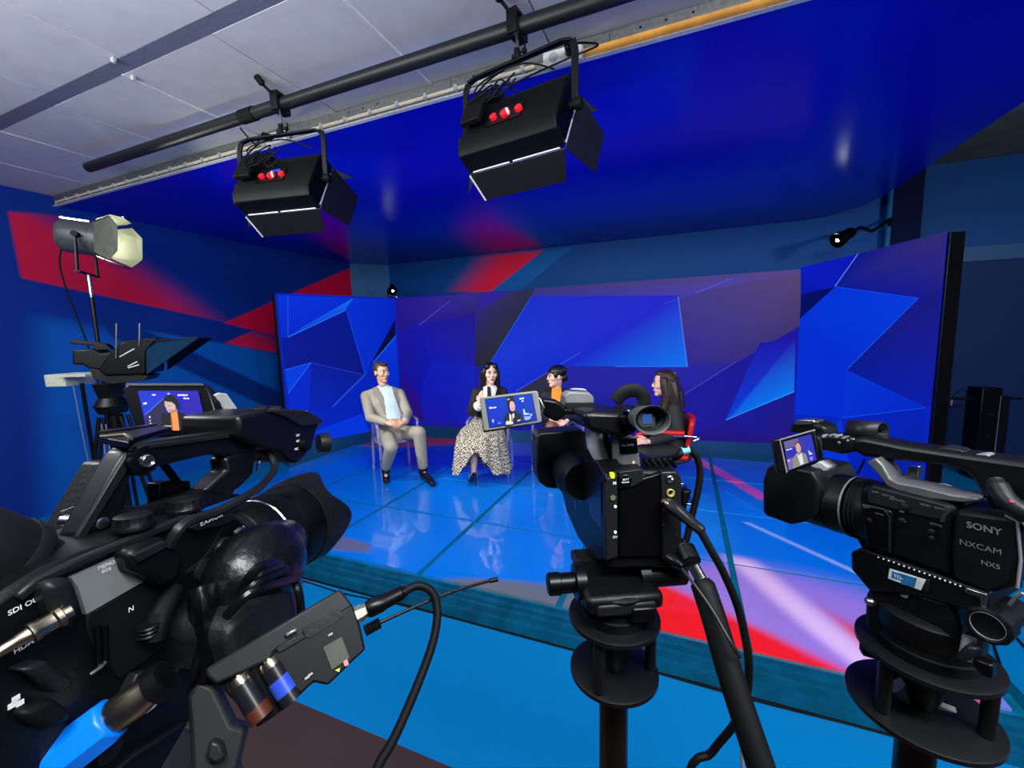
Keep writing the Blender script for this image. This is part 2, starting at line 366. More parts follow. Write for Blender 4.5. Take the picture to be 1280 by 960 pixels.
# ---------------------------------------------------------------- stage
stage = thing('stage_platform', 'low stage of glossy blue glass tiles printed with red and white beams', 'stage', WORLD)
LEDP = [V((-4.90, 3.90, 0)), V((-4.18, 5.44, 0)), V((1.24, 5.78, 0)), V((1.667, 3.85, 0))]
ZL0, ZL1 = .32, 2.33
def clip(poly, a, b):      # keep what lies to the right of a->b
    f = lambda p: (b.x-a.x)*(p[1]-a.y)-(b.y-a.y)*(p[0]-a.x); out = []
    for i in range(len(poly)):
        p, q = poly[i], poly[(i+1) % len(poly)]; fp, fq = f(p), f(q)
        if fp <= 0: out.append(p)
        if fp*fq < 0: t = fp/(fp-fq); out.append((p[0]+(q[0]-p[0])*t, p[1]+(q[1]-p[1])*t))
    return out
def FL(px, py): p = onz(px, py, ZS); return (p.x, p.y)
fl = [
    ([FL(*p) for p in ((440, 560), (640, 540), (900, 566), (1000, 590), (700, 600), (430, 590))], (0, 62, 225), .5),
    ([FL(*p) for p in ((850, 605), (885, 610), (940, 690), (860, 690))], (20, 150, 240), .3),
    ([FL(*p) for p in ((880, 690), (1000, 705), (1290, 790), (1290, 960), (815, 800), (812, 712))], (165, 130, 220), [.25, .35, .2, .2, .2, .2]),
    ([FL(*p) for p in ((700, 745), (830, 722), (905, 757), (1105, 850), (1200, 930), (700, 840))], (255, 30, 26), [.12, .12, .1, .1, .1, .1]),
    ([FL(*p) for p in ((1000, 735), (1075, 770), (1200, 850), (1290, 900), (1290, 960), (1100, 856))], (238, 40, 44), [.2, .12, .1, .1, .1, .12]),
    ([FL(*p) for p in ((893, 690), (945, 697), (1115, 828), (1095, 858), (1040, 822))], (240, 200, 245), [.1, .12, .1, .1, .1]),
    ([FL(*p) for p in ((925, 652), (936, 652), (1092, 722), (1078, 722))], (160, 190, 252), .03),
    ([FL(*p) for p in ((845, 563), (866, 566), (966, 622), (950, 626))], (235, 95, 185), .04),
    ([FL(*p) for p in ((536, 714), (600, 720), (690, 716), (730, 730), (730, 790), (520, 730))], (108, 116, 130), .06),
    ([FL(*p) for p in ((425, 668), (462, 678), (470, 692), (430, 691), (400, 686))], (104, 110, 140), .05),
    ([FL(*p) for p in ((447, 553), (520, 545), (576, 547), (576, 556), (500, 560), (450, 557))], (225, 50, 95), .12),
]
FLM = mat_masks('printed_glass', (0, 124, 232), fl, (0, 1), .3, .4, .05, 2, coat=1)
FRM = mat('teal_frame', (0, 104, 132), .35, noise=.25, scale=12)
GX, GY, DX, DY = .33, 2.18, .976, .855
out = [(-4.62, 2.18), (1.34, 2.18), (1.34, 6.2), (-4.62, 6.2)]
for a, b in ((LEDP[0], LEDP[1]), (LEDP[1], LEDP[2]), (LEDP[2], LEDP[3])): out = clip(out, a, b)
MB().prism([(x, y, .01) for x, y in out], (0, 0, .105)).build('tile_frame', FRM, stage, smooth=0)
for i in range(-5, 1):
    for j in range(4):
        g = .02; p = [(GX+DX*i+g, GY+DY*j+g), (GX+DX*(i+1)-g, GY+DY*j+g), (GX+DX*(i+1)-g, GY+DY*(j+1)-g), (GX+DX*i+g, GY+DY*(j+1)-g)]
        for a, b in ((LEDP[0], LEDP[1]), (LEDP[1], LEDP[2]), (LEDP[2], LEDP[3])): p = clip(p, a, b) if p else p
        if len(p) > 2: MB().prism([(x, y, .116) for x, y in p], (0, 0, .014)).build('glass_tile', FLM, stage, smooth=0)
ST = mat('stage_nosing', (0, 74, 104), .3, noise=.3, scale=10)
pr = [(2.18, .118), (2.15, .122), (2.125, .112), (2.12, .086), (2.1, .082), (2.09, .05), (2.065, .046), (2.055, .012), (2.05, 0), (2.18, 0)]
MB().prism([(-4.7, y, z) for y, z in pr], (6.13, 0, 0)).build('front_edging', ST, stage, smooth=30)
MB().prism([(x, 2.1, z) for x, z in ((1.34, .118), (1.37, .122), (1.395, .11), (1.40, .082), (1.42, .076), (1.44, 0), (1.34, 0))], (0, 2.0, 0)).build('side_edging', ST, stage, smooth=30)
MB().prism([(x, y, .002) for x, y in ((-4.64, 2.2), (1.34, 2.2), (1.34, 4.9), (1.2, 5.5), (-4.1, 5.2), (-4.64, 4.0))], (0, 0, .1)).build('substructure', BLK, stage, smooth=0)

# ---------------------------------------------------------------- video wall
led = thing('video_wall', 'curved video wall of three panels showing deep blue and violet facets', 'video wall', WORLD)
LEDM = mat_screen('led_picture', .92, .6, .05); LEDM.node_tree.nodes['Principled BSDF'].inputs['Base Color'].default_value = (.003, .003, .004, 1)
def ledpanel(i, j, th, polys):
    a, b = LEDP[i], LEDP[j]; d = (b-a).normalized(); nrm = V((-d.y, d.x, 0))
    z0, z1 = V((0, 0, ZL0)), V((0, 0, ZL1))
    p = MB().prism([a+z0, b+z0, b+nrm*th+z0, a+nrm*th+z0], z1-z0).build('screen_panel', mat('screen_case_black', (5, 5, 6), .8, spec=.05), led, smooth=0)
    pl = Pl(a+z0, b+z0, a+z1)
    fr = Fr((0, 0, 0), (1, 0, 0)); picture('screen_picture', pl, fr, polys, LEDM, p, .0002, .0006)
    for q, s_ in ((a, 1), (b, -1)):
        c_ = q+d*s_*.011-nrm*.002; MB().bar(c_+z0, c_+z1, .022, .006, nrm).build('bezel_strip', BLK2, led, smooth=0) if (i == 0 and s_ == 1) or (i == 2 and s_ == -1) else None
    return pl
def zz(u0, v0, s, pts): return [(u0+x*s, v0+y*s) for x, y in pts]
A5 = lambda *p: zz(320, 300, .28125, p)
A6 = lambda *p: zz(600, 300, .28125, p)
A7 = lambda *p: zz(920, 260, .28125, p)
def ln(a, b, w, c):
    dx, dy = b[0]-a[0], b[1]-a[1]; l = math.hypot(dx, dy); nx, ny = -dy/l*w/2, dx/l*w/2
    return ([(a[0]+nx, a[1]+ny), (b[0]+nx, b[1]+ny), (b[0]-nx, b[1]-ny), (a[0]-nx, a[1]-ny)], c)
FULL = lambda i, j, c: ([_px(LEDP[i], ZL0), _px(LEDP[j], ZL0), _px(LEDP[j], ZL1), _px(LEDP[i], ZL1)], c)
def _px(p, z):
    q = V((p.x, p.y, z))-CAM; d = q.dot(FW); return (640+FPX*q.dot(RT)/d, 480-FPX*q.dot(UP)/d)
L0, L1, L1T, L0T = _px(LEDP[0], ZL0), _px(LEDP[1], ZL0), _px(LEDP[1], ZL1), _px(LEDP[0], ZL1)
ledpanel(0, 1, .06, [
    FULL(0, 1, (0, 34, 186)),
    (A5((95, 245), (430, 258), (395, 305), (140, 430), (112, 432))[:1]+A5((430, 258), (395, 305), (140, 430), (110, 432)), [(0, 52, 225), (0, 45, 215), (0, 40, 205), (0, 40, 205), (0, 42, 205)]),
    (A5((432, 258), (398, 312), (142, 432), (205, 388)), [(20, 110, 245), (8, 80, 230), (0, 60, 222), (2, 90, 235)]),
    (A5((142, 432), (398, 312), (482, 600), (245, 545), (128, 575), (112, 435)), [(4, 24, 150), (4, 20, 140), (4, 20, 130), (6, 22, 138), (2, 22, 150), (2, 26, 155)]),
    (A5((432, 258), (616, 268), (618, 362), (488, 602), (402, 312)), [(0, 50, 215), (0, 36, 198), (0, 32, 190), (0, 44, 205), (0, 46, 212)]),
    (A5((619, 352), (620, 425), (522, 540), (498, 575)), (4, 8, 62)),
    (A5((622, 425), (636, 700), (560, 690), (520, 545)), [(0, 54, 222), (0, 40, 200), (0, 36, 195), (0, 50, 215)]),
    (A5((128, 575), (245, 545), (143, 682)), (0, 62, 230)),
    (A5((143, 682), (245, 545), (236, 750), (150, 752)), (0, 40, 206)),
    (A5((245, 545), (482, 600), (340, 742), (236, 750)), [(4, 30, 160), (4, 26, 148), (2, 34, 180), (2, 32, 175)]),
    (A5((235, 860), (470, 772), (505, 852), (345, 882)), (0, 54, 224)),
    (A5((120, 770), (300, 765), (470, 772), (235, 860), (150, 870)), (0, 36, 188)),
    ln(*A5((142, 432), (142, 250)), .8, (30, 95, 235)), ln(*A5((482, 600), (340, 742)), .9, (40, 110, 240)), ln(*A5((245, 545), (482, 600)), .7, (20, 70, 215)),
    ln(*A5((402, 312), (488, 602)), .7, (20, 80, 225)), ln(*A5((128, 578), (245, 545)), .8, (30, 100, 240)), ln(*A5((143, 682), (245, 545)), .8, (40, 110, 240)),
    ln(*A5((520, 545), (622, 425)), .8, (40, 120, 245)), ln(*A5((142, 432), (398, 312)), .8, (50, 130, 250)),
])
ledpanel(1, 2, .09, [
    FULL(1, 2, (26, 20, 156)),
    (A5((620, 268), (995, 232), (985, 330), (725, 380), (630, 410)), [(34, 20, 140), (52, 40, 140), (40, 28, 110), (30, 22, 150), (26, 14, 140)]),
    (A5((725, 378), (985, 322), (976, 560), (780, 545)), [(22, 20, 165), (28, 22, 140), (20, 24, 165), (8, 22, 180)]),
    (A5((630, 405), (725, 378), (780, 545), (725, 690), (640, 600)), [(24, 18, 158), (18, 18, 165), (8, 18, 170), (12, 16, 165), (22, 14, 150)]),
    (A5((780, 545), (976, 560), (978, 812), (745, 802), (726, 690)), [(6, 26, 188), (10, 28, 185), (14, 26, 180), (20, 20, 165), (10, 22, 178)]),
    (A5((640, 600), (726, 690), (748, 806), (645, 800)), [(30, 12, 135), (34, 12, 135), (40, 12, 120), (40, 10, 110)]),
    (A5((976, 240), (1150, 228), (1250, 214), (1030, 560), (974, 560)), [(48, 38, 132), (44, 42, 90), (36, 42, 70), (34, 38, 50), (30, 34, 50)]),
    (A5((985, 250), (1135, 226), (985, 322)), (44, 30, 150)),
    (A6((240, 215), (1425, 130), (1425, 300), (880, 250), (228, 252)), [(56, 50, 120), (88, 70, 130), (70, 62, 115), (70, 60, 175), (48, 46, 150)]),  # grey-violet tone includes lamp light reflected off the screen, put into the picture
    (A6((228, 250), (880, 246), (922, 563), (390, 560), (150, 684), (-2, 760), (-5, 610), (40, 555)), [(14, 44, 205), (32, 34, 205), (0, 116, 246), (8, 38, 205), (4, 40, 205), (4, 44, 205), (2, 50, 210), (4, 52, 214)]),
    (A6((880, 246), (1425, 150), (1425, 380), (1150, 540), (922, 563)), [(66, 56, 140), (86, 70, 120), (64, 54, 112), (52, 42, 130), (44, 36, 150)]),
    (A6((390, 560), (922, 563), (1150, 540), (885, 700), (880, 900), (300, 880), (150, 690)), [(30, 32, 165), (34, 34, 170), (44, 34, 150), (32, 26, 160), (28, 16, 140), (22, 20, 150), (30, 30, 150)]),
    (A6((150, 684), (305, 588), (390, 720), (240, 760)), (42, 44, 70)),
    (A7((105, 600), (265, 580), (258, 816), (0, 918), (-46, 942)), [(22, 22, 170), (30, 20, 175), (4, 120, 246), (0, 110, 245), (0, 60, 220)]),
    (A7((258, 816), (258, 1050), (-240, 1030), (-46, 942), (0, 918)), [(24, 24, 140), (34, 18, 125), (30, 14, 130), (26, 22, 150), (20, 26, 160)]),
    ln(*A6((815, 285), (1160, 160)), 1.2, (50, 66, 215)), ln(*A6((160, 672), (445, 500)), 1.1, (60, 80, 220)), ln(*A6((885, 700), (1140, 540)), 1, (60, 70, 200)),
    ln(*A6((880, 250), (922, 563)), .9, (80, 140, 250)), ln(*A6((922, 563), (600, 562)), .9, (50, 110, 245)), ln(*A6((40, 555), (228, 252)), .9, (30, 90, 230)), ln(*A7((-46, 942), (258, 816)), 1.2, (50, 150, 255)),
    ln(*A5((725, 378), (860, 272)), 1, (70, 70, 210)), ln(*A6((960, 235), (1120, 170)), .9, (90, 90, 225)),
])
ledpanel(2, 3, .085, [
    FULL(2, 3, (0, 36, 190)),
    (A7((283, 265), (542, 204), (440, 348), (283, 388)), [(6, 28, 195), (10, 22, 180), (6, 24, 190), (4, 20, 170)]),
    (A7((542, 204), (938, 102), (915, 345), (810, 400), (440, 350)), [(8, 20, 140), (52, 44, 118), (40, 30, 130), (16, 24, 150), (6, 24, 150)]),
    (A7((283, 385), (440, 350), (280, 498)), (0, 12, 96)),
    (A7((440, 350), (810, 400), (494, 716), (466, 932), (255, 915), (276, 500)), [(0, 52, 220), (0, 60, 226), (0, 46, 212), (0, 44, 210), (0, 48, 215), (0, 50, 214)]),
    (A7((810, 400), (912, 348), (870, 870), (842, 887), (494, 720)), [(14, 26, 150), (26, 24, 125), (12, 24, 160), (6, 28, 175), (4, 26, 150)]),
    (A7((494, 722), (842, 888), (466, 934)), [(0, 54, 214), (0, 40, 205), (0, 50, 215)]),
    (A7((255, 915), (466, 934), (360, 1100), (240, 1100)), (0, 38, 190)),
    (A7((466, 934), (842, 888), (820, 1360), (560, 1360), (500, 1120)), [(4, 36, 185), (2, 34, 185), (2, 26, 165), (2, 26, 160), (0, 34, 190)]),
    (A7((466, 934), (500, 1120), (560, 1360), (240, 1250), (360, 1100)), (0, 54, 220)),
    ln(*A7((440, 348), (542, 204)), 1.2, (90, 130, 245)), ln(*A7((810, 400), (494, 716)), 1, (30, 90, 235)), ln(*A7((440, 350), (810, 400)), .8, (20, 80, 230)), ln(*A7((466, 934), (842, 888)), .9, (20, 80, 235)), ln(*A7((494, 722), (842, 888)), .7, (10, 60, 215)),
])
pt = MB()
for i in range(3):
    a, b = LEDP[i], LEDP[i+1]; d = (b-a).normalized(); n = V((-d.y, d.x, 0))
    MB().prism([a+V((0, 0, .002)), b+V((0, 0, .002)), b+n*.3+V((0, 0, .002)), a+n*.3+V((0, 0, .002))], (0, 0, ZL0-.004)).build('plinth', mat('plinth_teal', (0, 70, 118), .5), led, smooth=0)
    MB().bar((a+b)/2+n*.2-d*.3+V((0, 0, ZL0)), (a+b)/2+n*.2-d*.3+V((0, 0, ZL1-.2)), .05, .05).build('rear_strut', BLK, led, smooth=0)
# ================================================================ HANGING LIGHTS
pipe = thing('lighting_pipe', 'long black lighting pipe hung under the white tiled ceiling', 'pipe', base_fr((0, 1.98, 3.13)))
MB().cyl((-4.42, 0, 0), (3.6, 0, 0), .036, n=20).build('pipe_tube', mat('pipe_black', (20, 20, 22), .45), pipe)
MB().cyl((-2.62, 0, 0), (-2.5, 0, 0), .041, n=20).build('pipe_sleeve', RUB, pipe)
for px_ in (1.6, 3.0): MB().cyl((px_, 0, .03), (px_, 0, ZC-3.13+.0), .008, n=8).box((px_, 0, ZC-3.13-.003), (.08, .08, .006)).tube([(px_, .042*math.cos(a), .042*math.sin(a)) for a in [k*PI/6 for k in range(13)]], .006, 6, cap=False).build('ceiling_hanger', BLK, pipe)
def softlight(px, py, yaw, pitch, lab, dial, power, seed):
    root = ony(px, py, 1.965); fr = Fr(root, (-math.sin(yaw), math.cos(yaw), 0))   # x beam side, y left, z up
    o = thing('softlight', lab, 'studio light', fr, 'softlights hanging from the pipe')
    W, H, D, drop = .52, .33, .12, .285; R = Matrix.Rotation(pitch, 3, 'Y'); c = V((-.02, 0, -drop))
    B = lambda x, y, z: c + R @ V((x, y, z))
    yk = MB(); hw = W/2+.035
    P = [(-.02, -hw, -drop), (-.01, -hw, -.06), (-.005, -hw+.015, -.015), (0, -hw+.06, 0), (0, hw-.06, 0), (-.005, hw-.015, -.015), (-.01, hw, -.06), (-.02, hw, -drop)]
    for i in range(7): yk.bar(P[i], P[i+1], .032 if True else 0, .012, V((1, 0, 0)) if False else None)
    yk.build('yoke', BLK, o, bevel=.003)
    for s in (-1, 1): MB().lathe((-.02, s*(hw-.02), -drop), (0, s, 0), [(0, .018), (.02, .018), (.025, .026), (.05, .026), (.055, .02)], 12).build('tilt_knob', RUB, o)
    body = MB()
    pr = [(-D*.55, -H*.36), (-D*.55, H*.30), (-D*.35, H*.5), (D*.5, H*.5), (D*.5, -H*.5), (-D*.3, -H*.5)]
    body.prism([B(x, -W/2, z) for x, z in pr], B(0, W/2, 0)-B(0, -W/2, 0))
    bd = body.build('housing', mat('softlight_black', (6, 6, 7), .5, spec=.2, noise=.3), o, bevel=.005)
    fins = MB()
    for k in range(9): fins.bar(B(-D*.1+k*.016-.04, -W/2-.003, -H*.4), B(-D*.1+k*.016-.04, -W/2-.003, H*.4), .005, .008).bar(B(-D*.1+k*.016-.04, W/2+.003, -H*.4), B(-D*.1+k*.016-.04, W/2+.003, H*.4), .005, .008)
    fins.build('cooling_fins', BLK2, bd, kind='stuff')
    xb = -D*.55-.003
    ctl = MB().box(B(xb, .02, -.01), (.006, .19, .1), R); ct = ctl.build('control_panel', mat('panel_black', (8, 8, 10), .3), bd)
    redm = mat('red_dial', (225, 28, 40), .35, emit=(225, 28, 40), es=.25)
    for yy, rr in ((.075, .017), (.01, .024), (-.06, .017)): MB().cyl(B(xb, yy, -.02), B(xb-.018, yy, -.02), rr, n=18).build('red_dial', redm, bd)
    if dial: 
        dm = mat('blue_digits', (40, 70, 255), .4, emit=(50, 80, 255), es=2)
        text_on('8100', B(xb-.004, .03, .012), R @ V((0, -1, 0)), R @ V((0, 0, 1)), .022, dm, bd, 'display_digits')
    MB().cyl(B(xb-.02, 0, -.01), B(xb-.022, -.022, -.05), .006, n=8).build('white_tag', WHT, bd)
    sp = MB().box(B(-.02, .17, H*.5+.02), (.09, .12, .05), R).box(B(-.1, .19, .04), (.03, .11, .16), R)
    sp.build('power_supply', RUB, bd, bevel=.006)
    rd = random.Random(seed); cab = MB()
    for k in range(6):
        y0 = .22-rd.random()*.08; z0 = .05+rd.random()*.1; q = [B(xb-.03-rd.random()*.03, y0-j*.05+rd.uniform(-.02, .02), z0+.05*math.sin(j*1.9+k)) for j in range(5)]
        cab.tube(spline(q, 5), .004, 6)
    cab.tube(spline([B(-.02, .2, H*.5), B(-.1, .24, .19), B(-.15, .1, .17), B(-.13, -.06, .2), B(-.06, -.18, .2)], 6), .004, 6)
    cab.tube(spline([B(-.1, .2, .1), (-.05, hw-.02, -.16), (.02, hw-.12, -.02), (.03, .0, .02), (.03, -.03, .08)], 6), .0045, 6)
    cab.build('coiled_cable', RUB, bd)
    face = mat('softlight_face', (240, 240, 235), .6, emit=(255, 246, 232), es=power)
    MB().poly([B(D*.5+.002, y, z) for y, z in ((-W/2+.02, -H/2+.02), (W/2-.02, -H/2+.02), (W/2-.02, H/2-.02), (-W/2+.02, H/2-.02))]).build('diffuser', face, bd, smooth=0)
    FLP = mat('barn_door_black', (6, 9, 16), .5); ED = mat('barn_door_edge', (205, 208, 210), .35)
    th = .004
    def flap(a, b, da, db, n, edge):
        MB().prism([a, b, b+db, a+da], n*th).build('barn_door', FLP, o, smooth=0)
        for p, q in edge: MB().bar(p, q, .006, .006).build('bright_edge', ED, bd)
    x = D*.5+.006; ex = V((1, 0, 0)); sv = lambda v_: R @ V(v_)
    a, b = B(x, W/2, -H/2), B(x, -W/2, -H/2); flap(a, b, sv((.125, -.035, -.05)), sv((.125, .035, -.05)), sv((0, 0, -1)), ((B(x-.01, W/2-.03, -H/2-.004), B(x-.01, .02, -H/2-.004)), (B(x-.01, -.0, -H/2-.004), B(x-.01, -W/2+.02, -H/2-.004)), (a+sv((0, 0, -.006)), a+sv((.125, -.035, -.056)))))
    a, b = B(x, W/2, H/2), B(x, -W/2, H/2); flap(a, b, sv((.16, .02, .1)), sv((.16, -.02, .1)), sv((0, 0, 1)), ())
    a, b = B(x, -W/2, -H/2), B(x, -W/2, H/2); flap(a, b, sv((.2, -.06, .05)), sv((.2, -.06, -.03)), sv((0, -1, 0)), ((B(x-.012, -W/2-.004, -H/2+.02), B(x-.012, -W/2-.004, H/2-.06)),))
    a, b = B(x, W/2, -H/2), B(x, W/2, H/2); flap(a, b, sv((.14, .12, .04)), sv((.14, .12, -.04)), sv((0, 1, 0)), ())
    # stirrup rod and pipe clamp
    top = fr.l((root.x, 1.98, 3.13))
    MB().cyl((0, 0, 0), top*.35, .014).cyl((0, 0, .0), (0, 0, .02), .024).build('stirrup_rod', BLK, o)
    MB().cyl(top*.35, top*.8, .01).build('chrome_spigot', STL, o)
    cp_ = MB().box(top+V((0, 0, -.03)), (.075, .05, .045)).box(top+V((-.048, 0, .0)), (.02, .05, .1)).box(top+V((.048, 0, .0)), (.02, .05, .09)).box(top+V((0, 0, .05)), (.1, .05, .02))
    cp_.build('pipe_clamp', BLK, o, bevel=.004)
    MB().cyl(top+V((-.05, 0, .03)), top+V((-.1, .02, .06)), .008).lathe(top+V((-.1, .02, .06)), (-.5, .2, .45), [(0, .012), (.01, .02), (.05, .018), (.055, .01)], 10).build('clamp_handle', RUB, o)
    MB().lathe((0, -.014, .03), (0, -1, 0), [(0, .006), (.02, .006), (.022, .012), (.035, .012)], 10).build('wing_screw', RUB, o)
softlight(351, 169, math.radians(10.2), math.radians(30), 'left of the two black softlights on the ceiling pipe, blue digits and red dials', True, 46, 3)
softlight(646, 76, math.radians(-9.6), math.radians(30), 'right of the two black softlights on the ceiling pipe, loose cables on top', False, 46, 8)

# ---------------------------------------------------------------- fresnel lamp on a stand, left wall
fc = at(122, 300, 3.1); fd = V((.66, .74, -.1))
fr = Fr((fc.x, fc.y, 0), (fd.x, fd.y, 0)); fz = fc.z
fo = thing('fresnel_light', 'lit fresnel lamp with barn doors on a tall thin stand by the mural wall', 'studio light', fr)
hf = Fr((0, 0, 0), fr.I.to_3x3() @ fd)
H_ = lambda x, y, z: V((0, 0, fz)) + hf.M.to_3x3() @ V((x, y, z))*.7
ax = hf.x; s78 = lambda P: [(t*.7, r*.7) for t, r in P]
MB().lathe(H_(-.3, 0, 0), ax, s78([(0, .06), (.01, .14), (.05, .165), (.27, .17), (.28, .19), (.33, .19), (.33, .17)]), 24).build('lamp_housing', mat('fresnel_grey', (58, 60, 66), .4, noise=.2), fo)
sl = MB()
for k in range(5): sl.box(H_(-.24+k*.045, -.05, .165), (.03, .05, .012), hf.M.to_3x3())
sl.build('vent_slot', STL, fo)
MB().lathe(H_(.028, 0, 0), ax, s78([(0, .165), (.006, .12), (.01, .0)]), 24).build('lens', mat('fresnel_lens', (255, 255, 240), .4, emit=(255, 250, 225), es=110), fo)
BD = mat('barn_door_olive', (58, 62, 50), .55)
for nm, (ay, az) in (('t', (0, 1)), ('b', (0, -1)), ('l', (1, 0)), ('r', (-1, 0))):
    s_ = V((0, ay, az)); t_ = V((0, -az, ay))
    k_ = 1.25 if nm == 'l' else 1
    P = [V((.035, 0, 0))+s_*.185+t_*.15, V((.035, 0, 0))+s_*.185-t_*.15, V((.17*k_, 0, 0))+s_*.24-t_*.22, V((.24*k_, 0, 0))+s_*.25-t_*.12, V((.24*k_, 0, 0))+s_*.25+t_*.12, V((.17*k_, 0, 0))+s_*.24+t_*.22]
    MB().prism([H_(*p) for p in P], hf.M.to_3x3() @ s_*.004).build('barn_door', BD, fo, smooth=0)
    if nm in 'br': MB().tube([H_(*(p+s_*.004)) for p in (P[1], P[2], P[3])], .005, 6).build('bright_edge', STL, fo)
    if nm == 't': MB().tube([H_(*(p+s_*.004)) for p in (P[1], P[2], P[3], P[4])], .005, 6).build('bright_edge', STL, fo)
yk = MB()
for s in (-1, 1): yk.bar(H_(-.1, s*.205, 0), V((0, 0, fz-.26))+hf.M.to_3x3() @ V((-.08, s*.16, 0)), .03, .008)
yk.bar(V((0, 0, fz-.26))+hf.M.to_3x3() @ V((-.08, -.17, 0)), V((0, 0, fz-.26))+hf.M.to_3x3() @ V((-.08, .17, 0)), .03, .01)
yk.build('yoke', BLK, fo)
for s in (-1, 1): MB().cyl(H_(-.1, s*.165, 0), H_(-.1, s*.24, 0), .02).build('tilt_knob', RUB, fo)
MB().cyl((-.08, 0, fz-.42), (-.08, 0, fz-.25), .013).build('spigot', STL, fo)
MB().cyl((-.08, 0, .2), (-.08, 0, fz-.4), .013).cyl((-.08, 0, .2), (-.08, 0, 1.1), .02).build('stand_pole', BLK2, fo)
for k in range(3):
    a = k*2*PI/3-2.39; MB().cyl((-.08, 0, .5), (-.08+.38*math.cos(a), .38*math.sin(a), .012), .011).cyl((-.08+.19*math.cos(a), .19*math.sin(a), .25), (-.08, 0, .2), .008).build('stand_leg', BLK2, fo)
MB().tube(spline([H_(-.28, .02, -.1), H_(-.3, .05, -.4), V((-.16, .1, 1.6)), V((-.12, .05, .9)), V((-.2, .1, .02))], 8), .006, 6).build('mains_cable', RUB, fo)
q = H_(.06, 0, 0); q = fr.w(q)
spot('fresnel_beam', q, (-2.2, 4.1, 1.1), 420, 52, .6, (1, .95, .86), .12)

# ---------------------------------------------------------------- two clip spots above the video wall
def clip_spot(c, aim, lab, arm, s=1):
    fr = Fr(c, V(aim)-V(c)); o = thing('clip_spotlight', lab, 'studio light', fr, 'small spotlights above the video wall')
    MB().lathe((-.13*s, 0, 0), (1, 0, 0), [(0, .02*s), (.01*s, .04*s), (.1*s, .045*s), (.11*s, .055*s), (.15*s, .06*s), (.15*s, .05*s)], 18).build('lamp_head', BLK2, o)
    MB().lathe((.017*s, 0, 0), (1, 0, 0), [(0, .05*s), (.004*s, 0)], 18).build('lens', mat('spot_lens', (255, 255, 245), .3, emit=(235, 255, 238), es=40), o)
    MB().prism([(.02*s, .05*s, .045*s), (.02*s, -.05*s, .045*s), (.1*s, -.06*s, .075*s), (.1*s, .06*s, .075*s)], (0, 0, .003)).build('barn_door', BLK2, o)
    m = MB(); p0 = V((-.08*s, 0, 0)); q = [fr.l(a) for a in arm]
    for a, b in zip([p0]+q[:-1], q): m.limb(a, b, .014*s, .012*s, 8)
    m.build('mounting_arm', BLK, o)
clip_spot(ony(1049, 299, 6.0), (-1.2, 4.0, 1.0), 'small lit spotlight on a jointed arm by the far pillar', [ony(1075, 284, 6.35), ony(1090, 289, 6.4), ony(1112, 274, 6.8), (2.36, 6.83, 2.95)], 1.5)
clip_spot(ony(491, 363, 5.9), (-3.0, 4.0, 1.2), 'small lit spotlight standing on the corner of the video wall', [ony(485, 362, 5.95), ony(486, 372, 5.75), (LEDP[1].x+.02, LEDP[1].y+.05, ZL1+.005)], 1.3)
q = ony(497, 368, 5.75); spot('clip_beam', q, (-3.0, 4.0, 1.2), 40, 60, .6, (1, .98, .92), .05)
q = ony(1045, 303, 5.9); spot('clip_beam', q, (-1.2, 4.0, 1.0), 60, 50, .6, (.95, 1, .95), .05)

# ================================================================ PEOPLE
SK = mat('skin', (205, 158, 132), .5, noise=.06, scale=30)
SK2 = mat('pale_skin', (224, 184, 166), .5, noise=.06, scale=30)
TGT = mat('sheer_tights', (120, 78, 66), .5)
EYW, EYB, LIP, BRW = mat('eye_white', (220, 220, 215), .3), mat('eye_iris', (35, 25, 20), .2), mat('lip', (165, 70, 72), .45), mat('eyebrow', (45, 32, 28), .7)
HB, HBR = mat('black_hair', (17, 14, 15), .38, noise=.4, scale=90), mat('brown_hair', (46, 30, 24), .4, noise=.4, scale=90)
def inpoly(p, poly):
    r = False; n = len(poly)
    for i in range(n):
        a, b = poly[i], poly[i-1]
        if (a[1] > p[1]) != (b[1] > p[1]) and p[0] < (b[0]-a[0])*(p[1]-a[1])/(b[1]-a[1])+a[0]: r = not r
    return r
def pix(p): q = p-CAM; d = q.dot(FW); return (640+FPX*q.dot(RT)/d, 480-FPX*q.dot(UP)/d)
def patch(g, org, poly, off):
    m = MB(); idx = {}; nrm = [V((0, 0, 0)) for _ in g.v]
    for f in g.f:
        n = (g.v[f[1]]-g.v[f[0]]).cross(g.v[f[2]]-g.v[f[0]])
        for i in f: nrm[i] += n
    for f in g.f:
        c = sum((g.v[i] for i in f), V((0, 0, 0)))/len(f)
        n = (g.v[f[1]]-g.v[f[0]]).cross(g.v[f[2]]-g.v[f[0]])
        if n.dot(CAM-org-c) > 0 and inpoly(pix(c+org), poly):
            q = []
            for i in f:
                if i not in idx: idx[i] = len(m.v); m.v.append(g.v[i]+nrm[i].normalized()*off)
                q.append(idx[i])
            m.f.append(tuple(q)); m.mi.append(0)
    return m
def rings(m, rs, side, fwd, n=20):
    rows = [[c+side*(math.cos(2*PI*k/n)*w)+fwd*(math.sin(2*PI*k/n)*d) for k in range(n)] for c, w, d in rs]
    m.grid(rows, True); m.add(rows[0], [tuple(range(n))]); m.add(rows[-1], [tuple(range(n))])
